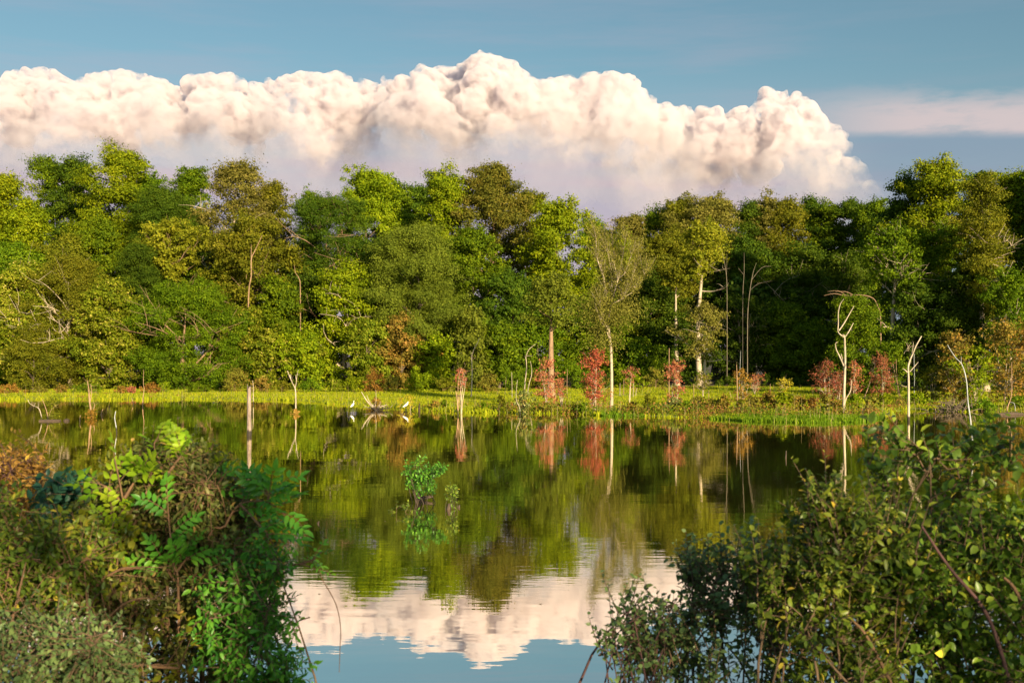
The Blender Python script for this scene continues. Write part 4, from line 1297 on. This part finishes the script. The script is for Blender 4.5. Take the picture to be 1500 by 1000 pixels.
bush(1130, 540, 70, 152, 'dark', 'wide dark bush at the back of the meadow behind the yellow sapling', leaf=.25)
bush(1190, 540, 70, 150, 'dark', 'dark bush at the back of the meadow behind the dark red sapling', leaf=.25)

# ------------------------------------------------------------------ meadow grass
N = 150000
px = rng.uniform(-150, 1650, N); D = rng.uniform(70, 150, N)
x = (px - 750) / FPX * D
zg = gz(x, D)
ok = (zg > -.05)
zg = np.maximum(zg, 0)
x, D, zg, px = x[ok], D[ok], zg[ok], px[ok]
n = len(x)
edge = zg < .12
hgt = np.where(edge, rng.uniform(.06, .30, n), rng.uniform(.06, .22, n)) * (1 + .35 * np.sin(x * .4) * np.sin(D * .5))
mbg = MB(); mbs = MB()
sed = ((px > 1090) & (px < 1300) & (D < 78)) | ((px > 880) & (px < 945) & (D < 86))
for mask, mb_ in ((~sed, mbg), (sed, mbs)):
    c = np.stack([x, D, zg], 1)[mask]; h = hgt[mask]; k = len(c)
    for rep in range(2):
        a = rng.uniform(0, np.pi, k)
        wd = h * rng.uniform(.35, .8, k)
        dx = np.stack([np.cos(a) * wd, np.sin(a) * wd, np.zeros(k)], 1)
        ln = rng.normal(0, .25, (k, 3)) * h[:, None]; ln[:, 2] = h
        V = np.stack([c - dx * .5 - [0, 0, .02], c + dx * .5 - [0, 0, .02], c + ln], 1).reshape(-1, 3)
        mb_.add(V, np.arange(3 * k).reshape(k, 3), np.clip(rng.normal(.45, .2, k), 0, 1))
k = 14000
px = rng.uniform(1040, 1296, k); D = np.interp(px, _sx, _sd) + rng.uniform(-.8, 3.0, k); x = (px - 750) / FPX * D
zz_ = gz(x, D); ok = zz_ > -.12
px, D, x, zz_ = px[ok], D[ok], x[ok], np.maximum(zz_[ok], 0); k = len(x)
h = rng.uniform(.06, .26, k); a = rng.uniform(0, np.pi, k)
c = np.stack([x, D, zz_], 1); dx = np.stack([np.cos(a), np.sin(a), 0 * a], 1) * (h * .22)[:, None]
ln = rng.normal(0, .22, (k, 3)) * h[:, None]; ln[:, 2] = h
mbs.add(np.stack([c - dx - [0, 0, .03], c + dx - [0, 0, .03], c + ln], 1).reshape(-1, 3), np.arange(3 * k).reshape(k, 3), np.clip(rng.normal(.5, .25, k), 0, 1))
tag(mbg.build('grass', MAT['grass']), 'yellow-green marsh grass of the meadow', 'grass', kind='stuff')
tag(mbs.build('sedge', MAT['sedge']), 'rich green sedge fringing the water', 'sedge', kind='stuff')

# mixed weeds, ferns and dead stalks that break up the bank
mbw = MB(); mbst = MB()
r = random.Random(91)
for k in range(520):
    if k < 360: px = r.uniform(735, 1330)
    else: px = r.uniform(-60, 1560)
    x0_ = (px - 750) / FPX * 80
    d0 = float(np.interp(px, _sx, _sd))
    D = d0 + abs(r.gauss(0, 4.0 if k < 360 else 1.5)) + .3 if r.random() < .8 else r.uniform(118, 140)
    x_ = (px - 750) / FPX * D
    z_ = max(float(gz(x_, D)), 0)
    if gz(x_, D) < -.05 or (1050 < px < 1300 and D < d0 + 2.6): continue
    n_ = r.randint(14, 60); w_ = r.uniform(.2, .6); h_ = r.uniform(.15, .7) * (1.15 if 930 < px < 1330 and D < 100 else 1); n_ = int(n_ * (1.8 if 930 < px < 1330 else 1))
    c = np.stack([x_ + rng.normal(0, w_, n_), D + rng.normal(0, w_, n_), z_ + rng.random(n_) ** 1.3 * h_], 1)
    leaves_quad(mbw, c, rng.normal(size=(n_, 3)) + [0, -.2, .5], rng.uniform(.07, .18, n_), np.clip(r.random() + rng.normal(0, .1, n_), 0, 1))
for k in range(800):
    px = r.uniform(730, 1500) if r.random() < .7 else r.uniform(-60, 730)
    d0 = float(np.interp(px, _sx, _sd))
    D = d0 + r.uniform(-1.0, 9) if r.random() < .75 else r.uniform(112, 140)
    x_ = (px - 750) / FPX * D; z_ = max(float(gz(x_, D)), 0)
    h_ = r.uniform(.2, .9) * (1 if r.random() < .8 else 1.6)
    wv = Vector((r.gauss(0, .12), r.gauss(0, .1), 1)) * h_
    wd = .009
    mbst.add([(x_ - wd, D, z_ - .1), (x_ + wd, D, z_ - .1), (x_ + wv.x + wd * .3, D + wv.y, z_ + wv.z), (x_ + wv.x - wd * .3, D + wv.y, z_ + wv.z)], [[0, 1, 2, 3]], r.random())
leaf_mat('weeds', [(0, (.05, .11, .008)), (.25, (.12, .17, .010)), (.5, (.20, .21, .015)), (.75, (.24, .15, .03)), (1, (.27, .11, .045))])
leaf_mat('straw', [(0, (.16, .12, .06)), (1, (.34, .27, .13))], trans=.1)
tag(mbw.build('weeds', MAT['weeds']), 'mixed green and rusty weeds along the far bank', 'weeds', kind='stuff')
tag(mbst.build('dead_stalks', MAT['straw']), 'thin straw-coloured dead stalks along the far bank', 'stalks', kind='stuff')
# leaves and scum specks drifting on the pond
n = 420
x = rng.uniform(-22, 26, n); y = rng.uniform(14, 62, n)
y[:160] = rng.uniform(84, 100, 160) * 0 + rng.uniform(55, 78, 160); x[:160] = rng.uniform(-34, 34, 160)
c = np.stack([x, y, np.full(n, .006)], 1)
mb = MB(); leaves_quad(mb, c, np.tile([0., 0., 1.], (n, 1)), rng.uniform(.02, .07, n), rng.random(n), .7)
for v_ in mb.v: v_[:, 2] = .006
tag(mb.build('floating_leaves', MAT['straw']), 'tiny pale leaves and specks drifting on the pond', 'leaves', kind='stuff')

# ------------------------------------------------------------------ foreground shrubs
def shrub(root_px, D0, blobs, n_twig, leafL, leafW, pal, bark, label, name='shrub', cat='shrub', per=12, nstem=10, seed=1, twl=(.18, .4), droop=0.0,
          stem_r=.014, up=.5, group=None, bigtwigs=0, shoots=0, shl=(.15, .4)):
    """blobs: (px, py, D, rx px, ry px, depth m, weight) ellipsoids that the foliage fills"""
    r = random.Random(seed)
    rg = np.random.default_rng(seed)
    x0 = (root_px - 750) / FPX * D0
    z0 = float(gz(x0, D0)) - .03
    org = Vector((x0, D0, z0))
    root = empty(name, org, label, cat, group)
    ms = MB(); ml = MB()
    cen = []; wts = []
    for (px, py, D, rx, ry, dp, wt) in blobs:
        cen.append((np.array(tuple(at(px, py, D) - org)), np.array([rx / FPX * D, dp, ry / FPX * D])))
        wts.append(wt)
    wts = np.array(wts, float); wts /= wts.sum()
    stems_ = []
    for k in range(nstem):
        c, s_ = cen[rg.choice(len(cen), p=wts)]
        tip = c + rg.uniform(-.75, .75, 3) * s_
        st = Vector((r.gauss(0, .18), r.gauss(0, .12), 0))
        pts = curve(st, tip, .14, 9, .06, r)
        tube(ms, pts, [stem_r, stem_r * .8, stem_r * .55, stem_r * .25], 6, False)
        stems_.append(np.array([tuple(p_) for p_ in pts]))
    allp = np.concatenate([s_[2:] for s_ in stems_])
    O = []; Dv = []; Nn = []; TT = []
    for k in range(shoots):         # leafy shoots standing clear of the mass
        c, s_ = cen[rg.choice(len(cen), p=wts)]
        th_ = rg.uniform(.25, 2.9)
        st = c + np.array([math.cos(th_) * s_[0], rg.uniform(-.6, .6) * s_[1], math.sin(th_) * s_[2]]) * rg.uniform(.75, .95)
        L = r.uniform(*shl)
        d_ = np.array([math.cos(th_) * .35 + rg.normal(0, .15), rg.normal(0, .15), 1.0]); d_ /= np.linalg.norm(d_)
        pts = curve(tuple(st - d_ * .15), tuple(st + d_ * L), .06, 7, 0, r)
        tube(ms, pts, [.0045, .003, .0012], 4, False)
        pp = np.array([tuple(p_) for p_ in pts]); m_ = int((L + .15) / .028); tt_ = rg.normal(.10, .15)
        for q_ in range(m_):
            t = (q_ + 1) / m_; f = t * 6; i = min(5, int(f)); pos = pp[i] + (pp[i + 1] - pp[i]) * (f - i)
            an = q_ * 2.4 + rg.normal(0, .3)
            O.append(pos); Dv.append(np.array([math.cos(an), math.sin(an), rg.uniform(.15, .9)])); Nn.append(np.array([0, -.2, .7]) + rg.normal(0, .35, 3)); TT.append(tt_ + .12 * t)
    for k in range(n_twig):
        c, s_ = cen[rg.choice(len(cen), p=wts)]
        u = rg.normal(size=3); u /= np.linalg.norm(u)
        tip = c + u * s_ * rg.uniform(.25, 1.05) ** .5
        if tip[2] < .03: continue
        dd = np.linalg.norm(allp - tip, axis=1)
        near = allp[dd.argmin()]
        v = tip - near; L = np.linalg.norm(v) + 1e-6
        tl = r.uniform(*twl)
        if k < bigtwigs: tl = min(L, 1.2)
        start = tip - v / L * min(L, tl) + rg.normal(0, .03, 3)
        axis_ = tip - start
        axis_ = axis_ / (np.linalg.norm(axis_) + 1e-6) + np.array([0, 0, up]) * .5 + rg.normal(0, .25, 3)
        axis_ /= np.linalg.norm(axis_)
        tipp = start + axis_ * min(tl, L + .1)
        pts = curve(tuple(start), tuple(tipp), .08, 5, -droop, r)
        if dd.min() > .08 and r.random() < .5:
            pts = [Vector(near)] + pts
        tube(ms, pts, [.0035 + .002 * tl, .0025, .0012], 4, False)
        pp = np.array([tuple(p_) for p_ in pts[-5:]])
        ttone = rg.normal(0, .13)
        m_ = per
        for q_ in range(m_):
            t = (q_ + 1) / m_
            f = t * 4; i = min(3, int(f)); pos = pp[i] + (pp[i + 1] - pp[i]) * (f - i)
            dr = pp[min(4, i + 1)] - pp[i]; dr = dr / (np.linalg.norm(dr) + 1e-6)
            side = np.cross(dr, rg.normal(size=3)); side /= np.linalg.norm(side) + 1e-6
            O.append(pos); Dv.append(dr * rg.uniform(.3, .9) + side * .9 + np.array([0, 0, -.25 + rg.normal(0, .15)]))
            Nn.append(np.array([0, 0, .8]) + rg.normal(0, .45, 3)); TT.append(ttone)
    O = np.array(O); Dv = np.array(Dv); Nn = np.array(Nn); n = len(O)
    L = leafL * rg.uniform(.55, 1.2, n)
    leaves_real(ml, O, Dv, Nn, L, L * leafW * rg.uniform(.8, 1.2, n), np.clip(.42 + np.array(TT) + rg.normal(0, .17, n), 0, 1))
    ms.build('stems', MAT[bark], root, True)
    ml.build('foliage', MAT[pal], root)
    return root


# left: big dome of small brown-green leaves
shrub(255, 7.2, [(255, 745, 7.2, 105, 75, .55, 3), (250, 705, 7.2, 75, 50, .4, 1.3), (200, 850, 7.1, 150, 110, .6, 3), (320, 860, 7.0, 95, 120, .5, 2.2), (230, 1000, 6.9, 170, 70, .5, 2.2), (330, 760, 7.3, 70, 60, .4, 1.2), (140, 820, 7.0, 90, 80, .5, 1)],
      2200, .048, .42, 'near_brown', 'twig_warm', 'big dome-shaped shrub of small brown-green leaves at the left', per=13, nstem=34, seed=5, bigtwigs=60, shoots=50, shl=(.08, .22))
# far left orange bush
shrub(5, 8.0, [(0, 720, 8.0, 60, 66, .4, 2), (-40, 760, 8.0, 70, 90, .5, 2), (15, 770, 7.9, 45, 45, .3, .8)],
      560, .050, .36, 'near_orange', 'twig_red', 'orange-brown shrub at the left edge above the others', per=13, nstem=14, seed=6)
# left edge grey-olive shrub below it
shrub(10, 6.2, [(20, 850, 6.2, 95, 95, .4, 2), (90, 830, 6.3, 70, 70, .3, 1), (-30, 800, 6.2, 60, 80, .4, 1)],
      620, .048, .45, 'near_olive', 'twig_warm', 'olive shrub with rounded leaves at the left edge below the orange one', per=11, nstem=14, seed=7)
shrub(60, 5.4, [(50, 965, 5.4, 130, 70, .35, 2), (140, 985, 5.5, 60, 40, .3, .8)],
      520, .034, .52, 'near_grey', 'twig', 'grey-green small-leaved shrub in the bottom left corner', per=12, nstem=12, seed=8)
# yellow-green leafy shrub in the middle left
shrub(120, 6.7, [(110, 830, 6.6, 75, 60, .3, 2), (150, 790, 6.7, 60, 40, .25, 1), (230, 960, 6.5, 110, 50, .35, .7)],
      170, .062, .6, 'near_yellow', 'twig_warm', 'yellow-green broad-leaved plant growing through the left shrubs', per=8, nstem=10, seed=9)
shrub(110, 7.6, [(115, 735, 7.6, 50, 32, .25, 2), (70, 770, 7.6, 30, 25, .2, .6)],
      95, .075, .5, 'near_teal', 'twig', 'blue-green leafy branch left of the dome-shaped shrub', per=9, nstem=6, seed=10)
# right side of the left group: fresh green trailing growth
shrub(350, 6.6, [(370, 850, 6.6, 50, 60, .3, 1.6), (380, 950, 6.5, 60, 60, .35, 2), (335, 920, 6.5, 50, 80, .3, 1.5), (410, 990, 6.5, 30, 30, .2, .7)],
      330, .055, .38, 'near_green', 'twig', 'fresh green small-leaved climber on the right side of the dome-shaped shrub', per=10, nstem=14, seed=11, up=.1)


# pinnate sprays: compound leaves of paired leaflets on long stalks
def pinnate(D, stems_, pal, label, leafL=.10, nfr=9, seed=1, bark='twig_warm', name='sapling', pairs=5, wide=.42, spread=1.0, frl=.26):
    """stems_: pixel polylines; compound leaves fan out from the last third of each"""
    r = random.Random(seed); rg = np.random.default_rng(seed)
    a0 = at(stems_[0][0][0], stems_[0][0][1], D)
    x0 = a0.x; z0 = float(gz(x0, D)) - .03
    org = Vector((x0, D, z0))
    root = empty(name, org, label, 'sapling', 'fresh leafy sprays in front of the pond')
    ms = MB(); ml = MB()
    O = []; Dv = []; Nn = []; LL = []; T_ = []
    for k, ln in enumerate(stems_):
        pts = [at(a, b, D + r.uniform(-.08, .08)) - org for a, b in ln]
        if k == 0:
            pts.insert(0, Vector((0, 0, 0)))
        pts = smooth_pts(pts, 4)
        tube(ms, pts, [.011, .007, .004], 6, False)
        m_ = len(pts)
        for f in range(nfr):
            t = .45 + .55 * (f + 1) / nfr
            i = min(m_ - 2, int(t * (m_ - 1)))
            p0 = pts[i]
            ax = (pts[i + 1] - pts[i]).normalized()
            sd = Vector((r.gauss(0, 1), r.gauss(0, .6), r.gauss(0, .5)))
            sd = (sd - ax * sd.dot(ax)).normalized()
            dr = (ax * r.uniform(.35, .8) + sd * spread + Vector((0, 0, .25))).normalized()
            if f == nfr - 1: dr = (ax + Vector((0, 0, .2))).normalized()
            L = frl * r.uniform(.7, 1.15)
            fp = curve(p0, p0 + dr * L, .05, 6, .07, r)
            fp[-1].z -= L * .12
            tube(ms, fp, [.0028, .0012], 4, False)
            up = Vector((r.gauss(0, .4), -0.35 + r.gauss(0, .4), 1)).normalized()
            sv = dr.cross(up).normalized()
            nn = sv.cross(dr)
            tt = r.gauss(.5, .16)
            for q_ in range(pairs):
                t2 = (q_ + 1) / (pairs + .3)
                fi = t2 * 5; ii = min(4, int(fi)); pos = fp[ii].lerp(fp[ii + 1], fi - ii)
                for s_ in (-1, 1):
                    O.append(pos); d = dr * .55 + sv * s_ + Vector((0, 0, -.12)); Dv.append(d); Nn.append(nn + Vector((r.gauss(0, .15), r.gauss(0, .15), 0)))
                    LL.append(leafL * (1 - .35 * abs(t2 - .5)) * r.uniform(.85, 1.1)); T_.append(tt + r.gauss(0, .08))
            O.append(fp[-1]); Dv.append(dr); Nn.append(nn); LL.append(leafL); T_.append(tt)
    O = np.array([tuple(a) for a in O]); Dv = np.array([tuple(a) for a in Dv]); Nn = np.array([tuple(a) for a in Nn]); LL = np.array(LL)
    leaves_real(ml, O, Dv, Nn, LL, LL * wide, np.clip(np.array(T_), 0, 1))
    ms.build('stems', MAT[bark], root, True)
    ml.build('foliage', MAT[pal], root)


pinnate(6.9, [[(245, 830), (243, 760), (240, 700), (226, 655), (232, 640)], [(240, 700), (262, 672), (268, 655)]], 'near_lime', 'bright lime compound-leaved sprig topping the left shrubs', .058, 8, 1, pairs=4, frl=.16, wide=.5)
pinnate(6.8, [[(200, 860), (190, 790), (178, 720), (168, 672)], [(182, 740), (160, 716), (145, 708)], [(182, 730), (200, 700), (212, 684)], [(190, 760), (215, 720), (222, 690)]], 'near_lime', 'broad lime-green leaves fanning out left of the topmost sprig', .078, 6, 2, pairs=2, frl=.14, wide=.5)
pinnate(6.7, [[(178, 900), (172, 830), (170, 790), (162, 750)], [(171, 800), (155, 775)]], 'near_lime', 'yellow-green fern-like sprays low on the left shrubs', .06, 8, 3, pairs=5, frl=.15)
pinnate(6.7, [[(262, 900), (255, 830), (248, 770), (246, 740)], [(256, 840), (275, 815)], [(256, 850), (240, 828)]], 'near_green', 'dark green fern-like sprays in the middle of the dome-shaped shrub', .07, 6, 4, pairs=5, frl=.2)
pinnate(6.9, [[(300, 840), (330, 770), (352, 738), (392, 735), (418, 755)], [(352, 738), (385, 775), (402, 800)], [(392, 735), (395, 722)]], 'near_green', 'emerald compound leaves arching out right over the water', .085, 9, 5, pairs=4, frl=.2, wide=.4)
pinnate(7.0, [[(295, 780), (310, 730), (322, 705), (330, 695)]], 'near_green', 'small green sprig on the right shoulder of the dome-shaped shrub', .07, 4, 6, pairs=2, frl=.12)
pinnate(6.8, [[(330, 900), (370, 850), (410, 833), (440, 826), (468, 836)], [(400, 838), (418, 828)], [(440, 826), (462, 818)]], 'near_green', 'thin green trailing shoot reaching furthest right over the water', .045, 6, 7, pairs=2, frl=.12)
# bare hanging tendril
mb = MB()
D = 6.8
pts = smooth_pts([at(a, b, D + .01 * k) for k, (a, b) in enumerate([(468, 834), (472, 848), (484, 868), (494, 890), (499, 920), (498, 950), (497, 984)])], 4)
tube(mb, [p_ - pts[0] for p_ in pts], [.0035, .003, .002], 5)
o = mb.build('tendril', MAT['twig_warm'], None, True); o.location = pts[0]
tag(o, 'bare brown tendril hanging from the trailing shoot over the water', 'tendril')
# bare branches crossing the left shrubs
for D, ln, rd, lab in ((6.3, [(118, 980), (170, 972), (215, 975), (262, 978)], .014, 'thick orange-brown bare branch crossing low in the left shrubs'),
                       (6.4, [(60, 905), (110, 916), (150, 914), (190, 920)], .008, 'thin bare branch lying across the left shrubs above the thick one'),
                       (6.45, [(115, 850), (150, 846), (180, 832), (205, 832)], .010, 'reddish bare branch in the heart of the left shrubs'),
                       (6.4, [(150, 912), (180, 885), (205, 876), (225, 877)], .007, 'slender forked bare branch right of the thin one')):
    mb = MB()
    pts = smooth_pts([at(a, b, D) for a, b in ln], 4)
    o0 = pts[0].copy()
    tube(mb, [p_ - o0 for p_ in pts], [rd, rd * .85, rd * .5], 7)
    for q_ in range(7):
        a = random.choice(pts[2:]) - o0
        d = Vector((random.gauss(.4, .5), random.gauss(0, .3), random.gauss(.1, .4))).normalized() * random.uniform(.08, .3)
        tube(mb, curve(a, a + d, .1, 4), [rd * .35, rd * .12], 4, False)
    o = mb.build('branch', MAT['twig_warm'], None, True); o.location = o0
    tag(o, lab, 'branch', 'bare branches in the left shrubs')

# right: the large dark green shrub
shrub(1400, 6.2, [(1400, 870, 6.2, 150, 130, .6, 3), (1290, 875, 6.1, 110, 105, .5, 2), (1455, 790, 6.3, 85, 60, .4, .9), (1330, 810, 6.3, 75, 55, .4, .8), (1480, 960, 6.1, 120, 110, .5, 1.6), (1560, 830, 6.2, 90, 120, .5, 1.4), (1380, 1010, 6.2, 170, 70, .5, 2)],
      1120, .056, .52, 'near_dark', 'twig', 'large dark green shrub filling the lower right', per=11, nstem=34, seed=21, bigtwigs=130, shoots=110, shl=(.04, .18))
shrub(1330, 6.4, [(1300, 690, 6.4, 34, 50, .2, 1), (1282, 660, 6.4, 14, 20, .1, .5), (1380, 680, 6.4, 70, 24, .25, .9), (1465, 680, 6.4, 55, 40, .3, 1.3), (1410, 720, 6.4, 60, 40, .3, 1)],
      80, .064, .55, 'near_dark', 'twig', 'loose leafy shoots rising at the top of the right-hand shrub', per=9, nstem=8, seed=22, up=.9, shoots=10, shl=(.05, .15))
shrub(1215, 5.9, [(1215, 830, 5.9, 75, 80, .35, 2), (1200, 750, 5.95, 34, 38, .2, .8), (1230, 930, 5.9, 110, 80, .4, 1.6), (1130, 860, 5.9, 45, 60, .25, .8), (1290, 800, 5.9, 60, 70, .3, .8), (1230, 1010, 5.9, 110, 50, .35, 1)],
      640, .050, .46, 'near_olive', 'twig', 'yellow-tipped olive shrub left of the large dark one', per=11, nstem=18, seed=23, up=.9, shoots=80, shl=(.06, .22))
shrub(1075, 6.6, [(1075, 870, 6.6, 80, 60, .35, 1.6), (1060, 950, 6.5, 110, 60, .4, 2), (1020, 850, 6.6, 30, 40, .2, .4), (960, 960, 6.6, 50, 50, .25, .9), (1140, 900, 6.6, 60, 70, .3, 1)],
      470, .042, .62, 'near_grey', 'twig', 'grey-green round-leaved shrub between the water gap and the olive shrub', per=10, nstem=22, seed=24, up=1.2, shoots=80, shl=(.08, .25))
shrub(920, 6.4, [(925, 935, 6.4, 14, 60, .1, 1), (900, 955, 6.4, 25, 25, .12, .6), (960, 920, 6.4, 20, 40, .12, .8), (940, 985, 6.4, 60, 25, .2, 1)],
      90, .040, .62, 'near_grey', 'twig_red', 'straggly grey-green shoots at the left end of the right-hand shrubs', per=8, nstem=12, seed=25, up=1.6, shoots=14)
# bare branches in the right shrub
for D, ln, rd, lab in ((5.8, [(1500, 890), (1485, 860), (1470, 845)], .012, 'sunlit bare branch at the right edge'),
                       (5.7, [(1305, 1000), (1285, 960), (1265, 925), (1245, 905)], .010, 'pale bare branch in the lower middle of the right-hand shrub'),
                       (5.75, [(1480, 1010), (1465, 950), (1440, 890), (1390, 830), (1350, 770)], .012, 'long dark branch rising left through the large dark shrub')):
    mb = MB()
    pts = smooth_pts([at(a, b, D) for a, b in ln], 4)
    o0 = pts[0].copy()
    tube(mb, [p_ - o0 for p_ in pts], [rd, rd * .85, rd * .5], 7)
    o = mb.build('branch', MAT['twig_warm' if rd != .012 or D > 5.78 else 'twig_red'], None, True); o.location = o0
    tag(o, lab, 'branch', 'bare branches in the right-hand shrub')

# plants growing in mid pond
shrub(620, 31.5, [(615, 690, 31.5, 22, 18, .3, 1.4), (640, 686, 31.5, 20, 7, .2, 1.0), (622, 710, 31.5, 16, 16, .3, 1.4), (603, 706, 31.5, 10, 16, .2, .5)],
      190, .095, .5, 'near_green', 'wet_wood', 'green shrub with an arching branch standing in mid pond', per=8, nstem=12, seed=31, twl=(.2, .45), stem_r=.02)
shrub(661, 30.2, [(661, 724, 30.2, 9, 16, .15, 1)], 34, .08, .45, 'near_dark', 'wet_wood', 'small green plant right of the shrub in mid pond', per=8, nstem=5, seed=32, twl=(.15, .3))
shrub(590, 29.6, [(588, 748, 29.6, 22, 16, .35, 1), (575, 765, 29.4, 18, 7, .3, .6), (610, 768, 29.4, 20, 8, .3, .5)], 46, .085, .5, 'near_olive', 'twig', 'low sparse greenery in the water left below the pond shrub', per=6, nstem=8, seed=33, twl=(.15, .3))
o = MB(); tube(o, curve((0, 0, -.1), (.55, 0, .10), .1, 6), [.05, .06, .03], 7); tube(o, curve((.25, .1, -.1), (.1, 0, .22), .1, 5), [.05, .03], 7)
o = o.build('stump', MAT['wet_wood'], None, True); q_ = at(606, 731, 32.2); o.location = (q_.x, q_.y, 0)
tag(o, 'dark wet wood at the foot of the pond shrub', 'stump')

# near bank: grass round the foot of the shrubs
n = 9000
x = rng.uniform(-7, 7, n); y = rng.uniform(1.5, 8.6, n); zg = gz(x, y)
ok = (zg > .02) & ((np.abs(x) > .9) | (y < 4.5))
c = np.stack([x, y, zg], 1)[ok]; k = len(c)
h = rng.uniform(.10, .38, k); a = rng.uniform(0, 2 * np.pi, k)
ln = rng.normal(0, .3, (k, 3)) * h[:, None]; ln[:, 2] = h
dx = np.stack([np.cos(a), np.sin(a), 0 * a], 1) * .008
V = np.stack([c - dx, c + dx, c + ln * .6 + dx * .7, c + ln * [1.3, 1.3, 1], ], 1).reshape(-1, 3)
mb = MB(); mb.add(V, np.arange(4 * k).reshape(k, 4), rng.uniform(0, .7, k))
tag(mb.build('bank_grass', MAT['sedge']), 'dim green grass on the near bank under the shrubs', 'grass', kind='stuff')

# tall trees behind the photographer, whose shade lies on the near bank
for nl_, x_, y_, h_, w_, lab in ((170, 13.5, -13, 13, 7, 'broad shade tree behind the photographer on the near bank'), (135, 7.4, -11, 11.5, 7, 'thin-crowned shade tree directly behind the photographer')):
    z0 = float(gz(x_, y_))
    root_ = empty('tree', (x_, y_, z0), lab, 'tree', 'trees behind the near bank')
    mt = MB(); tube(mt, curve((0, 0, -.1), (.3, .2, h_ * .8), .03, 9), [.3, .24, .15, .06], 8)
    mc = MB()
    for k in range(22):
        t_ = (k + .5) / 22
        a_ = k * 2.4; e_ = w_ / 2 * env('round', t_) * .75
        lx, ly, lz = math.cos(a_) * e_, math.sin(a_) * e_, h_ * (.12 + .8 * t_)
        tube(mt, curve((.1, .05, lz * .75), (lx, ly, lz), .08, 5), [.09, .03], 5, False)
        n_ = nl_
        u = rng.normal(size=(n_, 3)); c = u * 1.0 * np.array([1, 1, .6]) + [lx, ly, lz]
        leaves_quad(mc, c, u + rng.normal(size=(n_, 3)), rng.uniform(.14, .3, n_), rng.uniform(0, 1, n_))
    mt.build('trunk', MAT['bark_dark'], root_, True); mc.build('crown', MAT['green'], root_)

print('LEAVES', NLEAF[0])
